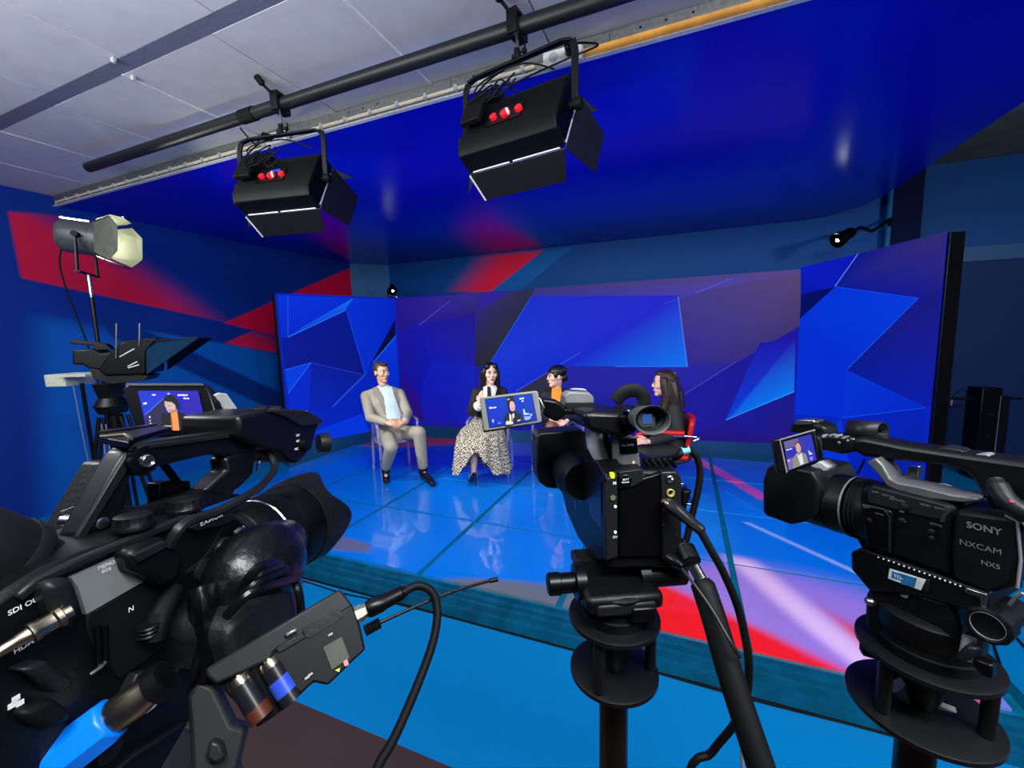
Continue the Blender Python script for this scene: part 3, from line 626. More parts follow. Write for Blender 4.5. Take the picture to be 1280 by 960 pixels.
def hand(m, w, d, nrm, side, s=1, curl=.5):
    """w wrist, d finger direction, nrm back of hand, side = +1/-1 thumb side; five separate bent fingers"""
    d = d.normalized(); y = nrm.cross(d).normalized()*side; z = d.cross(y)*side
    m.ball(w+d*.045*s, (.046*s, .038*s, .016*s), 10, Matrix((d, y, z)).transposed())
    for k, (o_, L_) in enumerate(((.028, .072), (.010, .082), (-.009, .076), (-.027, .058))):
        p = w+d*.08*s+y*o_*s; q = p+(d*math.cos(curl)-z*math.sin(curl))*L_*.5*s; e = q+(d*math.cos(curl*2)-z*math.sin(curl*2))*L_*.5*s
        m.tube([p-d*.02*s, p, q, e], [.0095*s, .0092*s, .0082*s, .0065*s], 8); m.ball(e, .0065*s, 6)
    t0 = w+d*.025*s+y*.03*s; t1 = t0+(d*.6+y*.7).normalized()*.035*s; t2 = t1+(d*.9+y*.25-z*.3).normalized()*.03*s
    m.tube([t0, t1, t2], [.012*s, .0105*s, .008*s], 8); m.ball(t2, .008*s, 6)
def head_parts(m, H, s):
    w = lambda x, y, z: H.w(V((x, y, z))*s); R = H.M.to_3x3(); b = lambda c, r: m.ball(w(*c), V(r)*s, 14, R)
    b((-.012, 0, .035), (.098, .076, .088)); b((.022, 0, -.045), (.062, .056, .062)); b((.058, 0, -.092), (.026, .028, .022))
    for k in (-1, 1):
        b((.045, k*.038, -.012), (.04, .03, .032)); b((-.008, k*.077, .0), (.02, .011, .031)); b((.07, k*.026, .032), (.02, .028, .01))
    m.tube([w(.082, 0, .022), w(.094, 0, -.004), w(.1, 0, -.018)], [.009*s, .011*s, .013*s], 8); b((.09, 0, -.022), (.016, .019, .01))
    b((.082, 0, -.052), (.014, .024, .006)); b((.078, 0, -.062), (.014, .022, .007))
def face_bits(m, H, s, fem):
    w = lambda x, y, z: H.w(V((x, y, z))*s); R = H.M.to_3x3()
    for k in (-1, 1):
        m.m(1).ball(w(.078, k*.031, .014), V((.012, .015, .008))*s, 8, R); m.m(2).ball(w(.086, k*.031, .014), V((.006, .0075, .0075))*s, 8, R)
        m.m(4).tube([w(.088, k*.012, .034), w(.09, k*.03, .04), w(.08, k*.048, .034)], [.0035*s, .0045*s, .002*s], 6)
        if fem: m.m(2).tube([w(.089, k*.018, .02), w(.09, k*.032, .024), w(.082, k*.046, .018)], .0025*s, 6)
    m.m(3).ball(w(.093, 0, -.052), V((.007, .024, .0065))*s, 8, R).ball(w(.089, 0, -.061), V((.008, .021, .006))*s, 8, R); m.m(0)
def person(label, J, face, hair, top, legs, skin, hs=1.0, extra=None, fem=False, bend=1, group=None, torso_w=1.0):
    root = V((J['hipL'].x*.5+J['hipR'].x*.5, J['hipL'].y*.5+J['hipR'].y*.5, ZS)); fr = base_fr(root)
    o = thing('person', label, 'person', fr, group); K = {k: (v-root if isinstance(v, V) else v) for k, v in J.items()}
    hip = (K['hipL']+K['hipR'])/2; sh = (K['shL']+K['shR'])/2; side = (K['shL']-K['shR']); side.z *= .3; side.normalize()
    up = (sh-hip).normalized(); fwd = side.cross(up).normalized(); nk = K['neck']; hd = K['head']; H = Fr(hd, face, K.get('hup', (0, 0, 1)))
    sw = (K['shL']-K['shR']).length/2
    # body: one continuous skin surface
    b = MB()
    rings(b, [(hip-up*.02, .15, .11), (hip+(sh-hip)*.4, .125, .095), (hip+(sh-hip)*.75, sw*.85, .105), (sh, sw*.8, .075), (sh+(nk-sh)*.9, .055, .055)], side, fwd)
    b.limb(sh+up*.02, nk, .06, .05).limb(nk, hd-H.x*.02*hs-H.z*.05*hs, .05, .048)
    for s in 'LR':
        b.limb(K['sh'+s], K['el'+s], .046, .038).limb(K['el'+s], K['wr'+s], .037, .025)
        b.limb(K['hip'+s], K['kn'+s], .075, .052).limb(K['kn'+s], K['an'+s], .05, .033)
        a, t = K['an'+s], K['toe'+s]; b.limb(a-V((0, 0, .035)), t, .03, .009)
    head_parts(b, H, hs)
    bm_ = evalmesh(b, .0065, 3)
    for s in 'LR':
        if K.get('hd'+s): d_, n_, cu = K['hd'+s]; hand(bm_, K['wr'+s], V(d_), V(n_), 1 if s == 'R' else -1, 1.0, cu)
    face_bits(bm_, H, hs, fem)
    bm_.build('body', [skin, EYW, EYB, LIP, BRW], o, smooth=60)
    # jacket
    j = MB(); w_ = torso_w
    rings(j, [(hip-up*.06, .19*w_, .15), (hip+(sh-hip)*.2, .18*w_, .15), (hip+(sh-hip)*.45, .165*w_, .135), (hip+(sh-hip)*.75, (sw+.02)*w_, .14), (sh+up*.0, sw*.95, .1), (sh+up*.045, sw*.55, .07), (sh+(nk-sh)*.95, .068, .066)], side, fwd)
    for s in 'LR': j.limb(nk-up*.045, K['sh'+s]-up*.012, .05, .064)
    for s in 'LR': j.limb(K['sh'+s]-up*.016, K['el'+s], .064, .056).limb(K['el'+s], K['wr'+s]+(K['el'+s]-K['wr'+s]).normalized()*.035, .058, .043)
    jm = evalmesh(j, .0065, 6); jm.build('jacket', top, o, smooth=60)
    # trousers and shoes
    if legs:
        t = MB(); t.ball(hip, (.19, .17, .12), 14)
        for s in 'LR': t.limb(K['hip'+s], K['kn'+s], .095, .075).limb(K['kn'+s], K['an'+s]+(K['kn'+s]-K['an'+s])*.1, .073, .058)
        evalmesh(t, .0095, 5).build('trousers', legs, o, smooth=60)
    # hair
    hm = MB()
    for h in hair(H, hs): hm.merge(h)
    evalmesh(hm, .006, 3).build('hair', J['haircol'], o, smooth=60)
    return o, root, fr, K, H, jm, side, fwd, up
def shoe(o, an, toe, m, heel=False, name='shoe'):
    b = MB(); d = (toe-an); d.z = 0; L_ = d.length; d.normalize()
    if heel:
        b.limb(an+V((0, 0, -.075))-d*.02, toe+V((0, 0, .012)), .027, .02).ball(toe+V((0, 0, .008)), (.03, .03, .014)); b.limb(an-d*.045+V((0, 0, -.06)), V((an.x, an.y, toe.z))-d*.05+V((0, 0, -.01)), .014, .006)
    else:
        z = toe.z; b.limb(an+V((0, 0, .06)), an+V((0, 0, -.04)), .052, .048).limb(V((an.x, an.y, z+.03))-d*.035, V((toe.x, toe.y, z+.02)), .042, .034).limb(V((an.x, an.y, z+.035)), V((toe.x, toe.y, z+.03))-d*.05, .045, .036)
    e = evalmesh(b, .006, 2)
    for v in e.v: v.z = max(v.z, toe.z-.008)
    return e.build(name, m, o, smooth=50)
def strands(m, w, pts, r, n=8): m.tube(spline([w(*p) for p in pts], 4), [r]*((len(pts)-1)*4+1), n); return m
def dirto(a, b): return (V(b)-V(a)).normalized()
tocam = lambda p: (CAM-p).normalized()

# ---- man in the grey suit
J = dict(head=at(477, 466, 4.93), neck=at(479, 482, 4.97), shL=at(499, 491, 5.07), shR=at(457, 494, 4.92), elL=at(510, 517, 4.92), elR=at(463, 522, 4.74),
         wrL=at(506, 527, 4.66), wrR=at(483, 528, 4.58), hipL=at(503, 542, 4.98), hipR=at(483, 544, 4.9), knL=at(524, 541, 4.6), knR=at(489, 559, 4.44),
         anL=at(529, 586, 4.7), anR=at(482, 585, 4.64), toeL=onz(541, 607, ZS+.01), toeR=onz(483, 603, ZS+.01), haircol=mat('short_brown_hair', (52, 38, 30), .6, noise=.4, scale=120))
J['hdR'] = (at(500, 530, 4.52)-J['wrR'], (-.3, -.6, .75), .45); J['hdL'] = (at(492, 531, 4.53)-J['wrL'], (.3, -.5, .8), .5)
def hair_man(H, s):
    m = MB(); R = H.M.to_3x3(); w = lambda *p: H.w(V(p)*s)
    m.ball(w(-.03, 0, .055), V((.093, .079, .083))*s, 14, R).ball(w(.045, 0, .1), V((.045, .055, .028))*s, 12, R).ball(w(-.065, 0, -.0), V((.05, .066, .07))*s, 12, R)
    for k in (-1, 1): m.ball(w(-.005, k*.066, .04), V((.03, .013, .04))*s, 10, R)
    return [m]
SUIT = mat('grey_suit_wool', (150, 146, 134), .8, noise=.1, scale=150, bump=.15)
o, root, fr, K, H, jm, sd, fw, up = person('man in pale grey suit and open blue shirt, hands clasped on his lap', J, dirto(J['head'], (.5, 2.9, 1.2)), hair_man, SUIT, SUIT, SK)
patch(jm, root, [(471, 481), (478, 484), (486, 480), (490, 484), (497, 500), (502, 519), (500, 524), (484, 524), (479, 510)], .006).build('shirt', mat('pale_blue_shirt', (188, 212, 228), .7, noise=.12, scale=30), o, smooth=60)
LAP = mat('suit_lapel', (128, 124, 114), .8)
patch(jm, root, [(465, 483), (471, 480), (480, 498), (483, 520), (476, 508), (472, 498), (468, 496)], .009).build('lapel', LAP, o, smooth=60)
patch(jm, root, [(489, 482), (493, 484), (501, 499), (498, 503), (501, 518), (497, 508), (492, 494)], .009).build('lapel', LAP, o, smooth=60)
for s in 'LR': shoe(o, K['an'+s], K['toe'+s], mat('black_shoe_leather', (16, 14, 14), .2), name='boot')
cu = MB()
for s in 'LR': d = (K['el'+s]-K['wr'+s]).normalized(); cu.cyl(K['wr'+s]+d*.01, K['wr'+s]+d*.05, .036, n=14)
cu.build('shirt_cuff', MATS['pale_blue_shirt'], o)

# ---- woman with the white shirt and patterned skirt
J = dict(head=at(613, 467, 4.74), neck=at(612, 482, 4.78), shL=at(628, 489, 4.84), shR=at(596, 490, 4.72), elL=at(634, 515, 4.8), elR=at(590, 514, 4.62),
         wrL=at(622, 522, 4.52), wrR=at(600, 506, 4.45), hipL=at(621, 537, 4.85), hipR=at(605, 538, 4.8), knL=at(620, 551, 4.45), knR=at(594, 553, 4.42),
         anL=at(606, 573, 4.42), anR=at(592, 584, 4.42), toeL=at(607, 583, 4.28), toeR=onz(588, 602, ZS+.008), haircol=HB)
J['hdR'] = (at(600, 493, 4.4)-J['wrR'], (-.4, -.8, .2), .35); J['hdL'] = (at(612, 526, 4.45)-J['wrL'], (.2, -.5, .8), .4)
def hair_long(H, s):
    m = MB(); R = H.M.to_3x3(); w = lambda *p: H.w(V(p)*s)
    m.ball(w(-.026, 0, .045), V((.098, .086, .09))*s, 14, R).ball(w(-.05, 0, -.04), V((.06, .08, .09))*s, 12, R)
    for k in (-1, 1):
        m.ball(w(.045, k*.045, .085), V((.04, .035, .04))*s, 10, R)
        strands(m, w, [(.03, k*.07, .06), (.03, k*.083, .0), (.01, k*.083, -.07), (.0, k*.085, -.13), (-.01, k*.085, -.17)], .024*s)
        strands(m, w, [(-.03, k*.07, .04), (-.04, k*.08, -.06), (-.03, k*.08, -.16)], .042*s)
    return [m]
WJK = mat('black_jacket', (20, 19, 22), .75, noise=.2, scale=120)
o, root, fr, K, H, jm, sd, fw, up = person('woman with long black hair in black jacket, white shirt and long patterned skirt', J, (.62, -.78, -.02), hair_long, WJK, None, SK2, fem=True)
patch(jm, root, [(604, 481), (611, 484), (620, 480), (621, 486), (617, 500), (613, 512), (607, 512), (604, 496)], .006).build('shirt', mat('white_shirt', (228, 228, 226), .7), o, smooth=60)
patch(jm, root, [(609, 484), (613, 484), (614, 498), (612, 512), (608, 512), (609, 498)], .011).build('neck_tie', WJK, o, smooth=60)
MB().lathe(K['wrR'], (K['elR']-K['wrR']), [(0, .045), (.05, .055), (.052, .03)], 14).build('white_cuff', MATS['white_shirt'], o)
sk_m = bpy.data.materials.new('patterned_skirt'); sk_m.use_nodes = True; nt = sk_m.node_tree; bb = nt.nodes['Principled BSDF']; tc = nt.nodes.new('ShaderNodeTexCoord')
vo = nt.nodes.new('ShaderNodeTexChecker'); vo.inputs['Scale'].default_value = 58; vo.inputs[1].default_value = (*lin((205, 198, 178)), 1); vo.inputs[2].default_value = (*lin((40, 36, 34)), 1)
wv = nt.nodes.new('ShaderNodeTexNoise'); wv.inputs['Scale'].default_value = 30; mxv = nt.nodes.new('ShaderNodeVectorMath'); mxv.operation = 'MULTIPLY_ADD'; mxv.inputs[1].default_value = (.03, .03, .03)
nt.links.new(tc.outputs['Object'], wv.inputs['Vector']); nt.links.new(wv.outputs['Color'], mxv.inputs[0]); nt.links.new(tc.outputs['Object'], mxv.inputs[2]); nt.links.new(mxv.outputs[0], vo.inputs['Vector']); nt.links.new(vo.outputs['Color'], bb.inputs['Base Color']); bb.inputs['Roughness'].default_value = .8
X_, Y_ = V((RT.x, RT.y, 0)).normalized(), V((FW.x, FW.y, 0)).normalized()
rr = [(613, 519, 4.8, .17, .14, 0), (608, 528, 4.72, .2, .22, .004), (603, 537, 4.58, .235, .27, .008), (601, 546, 4.5, .255, .26, .012), (601, 560, 4.48, .27, .24, .018), (602, 575, 4.48, .285, .235, .022), (602, 588, 4.48, .3, .24, .026)]
rows = []
for i, (px, py, d, w, dp, pl_) in enumerate(rr):
    c = at(px, py, d)-root; row = []
    for k in range(72):
        a = 2*PI*k/72; r = 1+pl_/.25*math.sin(13*a+.4*math.sin(3*a)); lift = 0
        if i >= 4: da = abs((a-1.5*PI-(-.12)+PI) % (2*PI)-PI); lift = [.1, .2, .29][i-4]*max(0, 1-da/.62)**.8
        row.append(c+X_*math.cos(a)*w*r+Y_*math.sin(a)*dp*r+V((0, 0, lift+.012*math.sin(5*a)*(i > 4))))
    rows.append(row)
MB().grid(rows, True).build('skirt', sk_m, o, smooth=80)
for s in 'LR': shoe(o, K['an'+s], K['toe'+s], MATS['black_shoe_leather'], True, 'pump_shoe')

# ---- woman in the orange blouse
J = dict(head=at(695, 471, 4.66), neck=at(696, 485, 4.72), shL=at(711, 492, 4.7), shR=at(682, 493, 4.72), elL=at(721, 514, 4.62), elR=at(677, 516, 4.65),
         wrL=at(709, 526, 4.4), wrR=at(689, 524, 4.4), hipL=at(706, 541, 4.74), hipR=at(690, 541, 4.76), knL=at(689, 533, 4.3), knR=at(683, 541, 4.32),
         anL=at(676, 579, 4.2), anR=at(689, 589, 4.4), toeL=at(669, 590, 4.1), toeR=onz(686, 597, ZS+.01), haircol=HB)
J['hdL'] = (at(698, 532, 4.34)-J['wrL'], (-.2, -.7, .7), .3); J['hdR'] = (at(696, 531, 4.36)-J['wrR'], (.1, -.6, .8), .4)
def hair_cap(H, s):
    m = MB(); R = H.M.to_3x3(); w = lambda *p: H.w(V(p)*s)
    m.ball(w(-.025, 0, .06), V((.108, .094, .078))*s, 14, R).ball(w(-.085, 0, -.01), V((.05, .07, .06))*s, 12, R).ball(w(.062, 0, .058), V((.036, .058, .02))*s, 10, R)
    for k in (-1, 1): m.ball(w(.025, k*.074, .03), V((.032, .014, .04))*s, 8, R)
    return [m]
o, root, fr, K, H, jm, sd, fw, up = person('woman with cropped black hair and fringe in black jacket over orange blouse', J, (-.8, -.56, -.03), hair_cap, WJK, None, SK2, fem=True)
patch(jm, root, [(691, 482), (701, 482), (702, 492), (699, 506), (697, 522), (690, 522), (689, 500)], .007).build('blouse', mat('orange_blouse', (238, 138, 36), .7, noise=.1), o, smooth=60)
t = MB(); t.ball((K['hipL']+K['hipR'])/2, (.19, .17, .12), 14)
for s in 'LR': t.limb(K['hip'+s], K['hip'+s]+(K['kn'+s]-K['hip'+s])*.6, .1, .085)
evalmesh(t, .01, 5).build('skirt', WJK, o, smooth=60)
t = MB()
for s in 'LR': t.limb(K['hip'+s]+(K['kn'+s]-K['hip'+s])*.5, K['kn'+s], .072, .06).limb(K['kn'+s], K['an'+s], .058, .037)
evalmesh(t, .008, 3).build('tights', TGT, o, smooth=60)
for s in 'LR': shoe(o, K['an'+s], K['toe'+s], MATS['black_shoe_leather'], True, 'pump_shoe')
ea = MB()
for k in (-1, 1): ea.ball(H.w(V((-.002, k*.088, -.038))), .008, 8)
ea.build('earring', BRS, o)

# ---- woman with long brown hair, seen from the side
J = dict(head=at(830, 480, 4.02), neck=at(838, 498, 4.06), shL=at(843, 510, 3.9), shR=at(832, 507, 4.2), elL=at(848, 541, 3.82), elR=at(826, 541, 4.15),
         wrL=at(811, 552, 3.74), wrR=at(806, 549, 3.86), hipL=at(846, 566, 3.92), hipR=at(838, 563, 4.1), knL=at(803, 566, 3.8), knR=at(800, 561, 3.98),
         anL=at(806, 622, 3.8), anR=at(800, 610, 4.0), toeL=onz(788, 630, ZS+.01), toeR=onz(783, 618, ZS+.01), haircol=HBR)
J['hdL'] = (at(797, 551, 3.72)-J['wrL'], (0, -.6, .8), .4); J['hdR'] = (at(796, 550, 3.84)-J['wrR'], (0, -.3, 1), .4)
def hair_flow(H, s):
    m = MB(); R = H.M.to_3x3(); w = lambda *p: H.w(V(p)*s)
    m.ball(w(-.03, 0, .045), V((.1, .088, .092))*s, 14, R).ball(w(-.07, 0, -.05), V((.075, .085, .1))*s, 12, R).ball(w(.03, 0, .1), V((.05, .055, .03))*s, 10, R)
    for k in (-1, 1):
        strands(m, w, [(.01, k*.08, .06), (.005, k*.09, -.02), (-.01, k*.095, -.11), (.0, k*.1, -.2), (.03, k*.1, -.27)], .034*s)
        strands(m, w, [(-.06, k*.07, .03), (-.08, k*.085, -.08), (-.09, k*.08, -.2)], .05*s)
    strands(m, w, [(-.08, 0, .0), (-.12, 0, -.1), (-.13, 0, -.22)], .055*s)
    return [m]
DSU = mat('charcoal_suit', (36, 36, 38), .75, noise=.15, scale=120)
o, root, fr, K, H, jm, sd, fw, up = person('woman with long brown hair in charcoal suit, seen side-on in the red chair', J, (-.99, -.12, -.02), hair_flow, DSU, DSU, SK2, 1.05, fem=True)
for s in 'LR': shoe(o, K['an'+s], K['toe'+s], MATS['black_shoe_leather'], name='shoe')

# ================================================================ CHAIRS
ACR = mat('clear_acrylic', (205, 208, 250), .08, trans=.72, ior=1.45, noise=0)
def ghost_chair(p, yaw, lab, group='clear acrylic armchairs'):
    fr = base_fr(p, yaw); o = thing('acrylic_chair', lab, 'chair', fr, group)     # x = the way the sitter faces
    for sx in (-1, 1):
        for sy in (-1, 1):
            MB().tube([(sx*.21, sy*.22, 0), (sx*.2, sy*.215, .2), (sx*.185, sy*.21, .4)], [.012, .016, .02], 8).build('leg', ACR, o)
    MB().box((0, 0, .4), (.44, .46, .028)).build('seat', ACR, o, bevel=.01)
    rows = []
    for i in range(5):
        z = .43+.46*i/4; rows.append([(-.2-.05*i/4-.03*math.cos(a), .22*math.sin(a)*1.0, z-.02*abs(math.sin(a))) for a in [(-1+2*k/8)*1.35 for k in range(9)]])
    b = MB(); b.grid(rows); b.build('backrest', ACR, o, smooth=60).modifiers.new('s', 'SOLIDIFY').thickness = .014
    for sy in (-1, 1):
        MB().tube(spline([(-.23, sy*.22, .66), (-.1, sy*.235, .64), (.1, sy*.235, .63), (.17, sy*.23, .6), (.19, sy*.22, .4)], 5), .016, 8).build('armrest', ACR, o)
def yaw_of(d): return math.atan2(d[1], d[0])
def seat_at(px1, py1, d1, px2, py2, d2): p = (at(px1, py1, d1)+at(px2, py2, d2))/2; return (p.x, p.y, ZS)
ghost_chair(seat_at(503, 542, 4.98, 483, 544, 4.9), yaw_of((.5, -.38)), 'clear acrylic armchair under the man in the grey suit')
ghost_chair(seat_at(621, 537, 4.85, 605, 538, 4.8), yaw_of((.25, -.9)), 'clear acrylic armchair under the woman in the patterned skirt')
ghost_chair(seat_at(706, 541, 4.74, 690, 541, 4.76), yaw_of((-.3, -.9)), 'clear acrylic armchair under the woman in the orange blouse')
CH = mat('chrome', (215, 222, 230), .08, 1, noise=.02); REDL = mat('red_chair_leather', (196, 26, 20), .4)
p = seat_at(846, 566, 3.92, 838, 563, 4.1); fr = base_fr((p[0]-.1, p[1], ZS), yaw_of((-1, -.12)))
o = thing('red_chair', 'red padded office chair with chrome sled frame, under the woman with brown hair', 'chair', fr)
MB().box((.02, 0, .43), (.46, .46, .05)).build('seat', REDL, o, bevel=.02)
bk = MB(); rows = [[(-.2-.05*i/5, -.22+.44*k/8, .44+.34*i/5) for k in range(9)] for i in range(6)]
rows = [[(x-.04*(1-(y/.22)**2), y, z) for x, y, z in r] for r in rows]
bk.grid(rows).build('backrest', REDL, o, smooth=60).modifiers.new('s', 'SOLIDIFY').thickness = .04
for sy in (-1, 1):
    MB().tube(spline([(-.24, sy*.26, .6), (-.26, sy*.26, .64), (.2, sy*.26, .645), (.24, sy*.26, .6), (.235, sy*.26, .04), (.2, sy*.26, .016), (-.24, sy*.26, .016)], 5), .011, 10).build('chrome_frame', CH, o)
    MB().tube(spline([(-.16, sy*.26, .668), (0, sy*.26, .67), (.14, sy*.26, .668), (.21, sy*.26, .65), (.25, sy*.26, .61)], 5), .024, 10).build('arm_pad', REDL, o)
MB().cyl((-.24, -.26, .016), (-.24, .26, .016), .011).cyl((.02, -.26, .4), (.02, .26, .4), .011).build('cross_bar', CH, o)
# ================================================================ FOREGROUND CAMCORDERS
def dep(fr, p): return (fr.w(p)-CAM).dot(FW)
def rp(fr, p, px): return px*dep(fr, p)/FPX
def side(fr, pts, y0, dy, m=None):
    return (m or MB()).prism([fr.S(px, py, y0) for px, py in pts], (0, dy, 0))
def screenmat(): return mat_screen('lcd_picture', 1.0, .5, .08)
def P_(pl, fr, px, py, off=0): return fr.l(pl.pt(px, py, off))
def plate(fr, pl, pts, off, th, m=None):
    """flat plate: outline in a plane, thickness th away from the viewer"""
    n = fr.I.to_3x3() @ pl.n
    return (m or MB()).prism([P_(pl, fr, px, py, off) for px, py in pts], -n*th)
# ---------------------------------------------------------------- left camcorder (seen from its grip side)
LF = Fr(at(372, 640, .5), at(690, 490, 5.0)-at(372, 640, .5))
S = LF.S
lc = thing('camcorder', 'biggest black camcorder, a bright blue microphone plug in its rear', 'camera', LF, 'studio camcorders')
YS = -.05
side(LF, [(-60, 790), (10, 738), (52, 712), (105, 690), (231, 648), (292, 640), (318, 662), (322, 720), (300, 800), (270, 860), (240, 900), (190, 985), (150, 1080), (-120, 1080)], YS, .068).build('body', BLK, lc, bevel=.004)
side(LF, [(20, 745), (46, 723), (105, 696), (236, 643), (300, 632), (304, 640), (238, 652), (107, 707), (60, 729), (30, 752)], YS-.004, .006).build('top_rail', DRK, lc, bevel=.0015)
sp_ = side(LF, [(89, 722), (160, 690), (165, 708), (188, 722), (108, 768), (98, 735)], YS-.003, .004).build('silver_side_panel', mat('silver_paint', (150, 152, 150), .35, .5), lc, 'silver side panel')
text_on('MEMORY', S(122, 713, YS-.0035), (1, 0, .02), (0, 0, 1), .0023, WHT, sp_, 'lettering')
text_on('8GB', S(127, 717, YS-.0035), (1, 0, .02), (0, 0, 1), .002, WHT, sp_, 'lettering')
# rear cluster above the SDI socket
side(LF, [(58, 728), (86, 722), (95, 726), (104, 752), (103, 768), (92, 790), (70, 772), (60, 742)], YS-.012, .014).build('port_cover', DRK, lc, bevel=.004)
side(LF, [(108, 769), (190, 722), (205, 740), (218, 800), (150, 850), (118, 808), (109, 790)], YS-.002, .004).build('side_cover', mat('cover_black', (9, 11, 12), .5, spec=.3), lc, bevel=.001)
for a, b in (((121, 783), (124, 838)), ((131, 782), (132, 828))): MB().tube([S(*a, YS-.004), S(*b, YS-.004)], .0016, 6).build('guard_bar', BLK2, lc)
MB().tube([S(112, 843, YS-.005), S(126, 834, YS-.006), S(131, 828, YS-.005)], .0012, 6).build('chrome_clip', STL, lc)
mb = MB(); mb.box(S(163, 762, YS-.0005), (.004, .001, .004)); mb.build('contact_mark', mat('print_grey', (150, 150, 150), .6), lc)
nfc = text_on('N', S(160, 766, YS-.0025), (1, 0, 0), (0, 0, 1), .0032, WHT, lc, 'mark', .01)
text_on('SDI OUT', S(10, 770, YS-.001), (1, 0, .13), (0, 0, 1), .0027, WHT, lc, 'lettering', .02)
text_on('HDMI', S(17, 818, YS-.001), (1, 0, .13), (0, 0, 1), .0026, WHT, lc, 'lettering', .02)
text_on('LINE/MIC', S(205, 855, YS-.001), (1, 0, .2), (0, 0, 1), .0022, WHT, lc, 'lettering', .01)
text_on('INPUT 1', S(193, 884, YS-.001), (1, 0, .2), (0, 0, 1), .0028, WHT, lc, 'lettering', .02)
MB().box(S(188, 886, YS-.0008), (.005, .0006, .002)).build('mark', WHT, lc)
m = MB(); m.box(S(20, 873, YS-.0008), (.003, .0006, .0025)).box(S(15, 882, YS-.0008), (.003, .0006, .0025)).box(S(25, 879, YS-.0008), (.003, .0006, .0025)).bar(S(20, 873, YS-.0008), S(20, 879, YS-.0008), .0006, .0006).bar(S(15, 879, YS-.0008), S(25, 876, YS-.0008), .0006, .0006)
m.build('network_symbol', WHT, lc, kind='stuff')
# rubber flaps under the sockets
side(LF, [(26, 838), (60, 824), (66, 832), (94, 846), (90, 858), (70, 868), (52, 848)], YS-.012, .012).build('rubber_flap', DRK, lc, bevel=.003)
side(LF, [(26, 892), (68, 872), (88, 886), (92, 898), (60, 915), (40, 905)], YS-.01, .01).build('rubber_flap', RUB, lc, bevel=.003)
side(LF, [(160, 868), (172, 842), (190, 838), (186, 860), (176, 872)], YS-.008, .008).build('socket_lever', DRK, lc, bevel=.001)
MB().tube([S(130, 975, YS-.004), S(165, 945, YS-.005), S(230, 905, YS-.004)], .0018, 6).build('edge_piping', DRK, lc)
MB().lathe(S(135, 938, YS), (0, -1, 0), [(0, .007), (.002, .007), (.003, .004), (.003, 0)], 16).build('thumb_screw', DRK, lc)
# vents, record button, maker's lettering near the mount
for k in range(7):
    a, b = S(232+k*5, 716-k*1.2, YS-.001), S(268+k*1.5, 690-k*5.5, YS-.001); MB().bar(a, b, .0012, .002).build('vent_slat', DRK, lc, smooth=0)
c = S(276, 685, YS); MB().lathe(c, (0, -1, 0), [(0, .0085), (.004, .0085), (.005, .0075), (.003, .0065), (.003, 0)], 20).build('record_button', DRK, lc)
MB().lathe(c, (0, -1, 0), [(.003, .004), (.005, .0035), (.0052, 0)], 14).build('red_centre', mat('red_lamp', (230, 40, 30), .4, emit=(230, 40, 30), es=.6), lc, label='red record mark')
MB().lathe(S(254, 712, YS), (0, -1, 0), [(0, .009), (.004, .009), (.005, .005), (.007, .005), (.007, 0)], 18).build('control_dial', DRK, lc)
MB().lathe(S(285, 720, YS-.004), (0, -1, 0), [(0, .003), (.003, .003), (.004, 0)], 10).build('screw', STL, lc)
side(LF, [(236, 660), (255, 651), (292, 641), (297, 648), (280, 657), (246, 664)], YS-.005, .006).build('badge', DRK, lc, bevel=.001)
text_on('EXMOR', S(250, 658, YS-.0055), (1, 0, .06), (0, 0, 1), .0042, WHT, lc, 'lettering', .01)
MB().ball(S(299, 663, YS-.006), (.006, .003, .003), 10).build('chrome_button', STL, lc)
# knobs on the deck
for px, py, w in ((167, 642, 22), (232, 622, 21)):
    c = LF.Sz(px, py-1, S(231, 645, YS).z+.012); r = rp(LF, c, w*.9)
    MB().lathe(c+V((0, 0, -.012)), (0, 0, 1), [(.002, r*1.04), (.004, r*1.06), (.005, r), (.0105, r*.97), (.0115, r*.8), (.0117, 0)], 30, fn=lambda t, q, a: (t, q*(1+.03*math.cos(15*a)) if q > .003 else (q))).build('audio_dial', BLK, lc)
# handle: rear post, grip, front post, foot
h = MB(); HY, HD = -.018, .018
for pts in ([(97, 672), (106, 690), (157, 670), (157, 634), (165, 593), (183, 581), (182, 556), (160, 562), (149, 577)],
            [(158, 566), (165, 558), (180, 553), (235, 546), (292, 538), (318, 548), (322, 562), (290, 571), (266, 567.5), (183, 581), (163, 586)],
            [(288, 569), (322, 556), (318, 592), (290, 620), (255, 614), (284, 588), (281, 574)],
            [(106, 690), (231, 645), (290, 620), (256, 613), (196, 633), (150, 634), (120, 664)]): side(LF, pts, HY, HD, h)
hd = h.build('handle', mat('handle_black', (9, 9, 11), .36, spec=.35, noise=.25), lc, bevel=.003)
for pts in ([(96, 671), (105, 688), (112, 684), (110, 668), (170, 572), (182, 562), (290, 547), (290, 542), (180, 556), (160, 565)],): side(LF, pts, HY-.002, .003).build('handle_edging', DRK, hd, bevel=.0008)
MB().lathe(S(80, 651, HY+.03), (0, -1, 0), [(0, .004), (.032, .004), (.034, 0)], 12).build('strap_pin', STL, lc)
c = S(172, 576, HY); r = rp(LF, c, 17)
MB().lathe(c, (0, -1, 0), [(0, r), (.006, r), (.007, r*.75), (.007, 0)], 36, fn=lambda t, q, a: (t, q*(1+.09*(math.cos(8*a) > 0)))).build('cog_knob', BLK2, hd)
MB().lathe(c, (0, -1, 0), [(.006, r*.5), (.009, r*.5), (.01, r*.42), (.009, r*.3), (.009, 0)], 20).build('knob_centre', STL, hd)
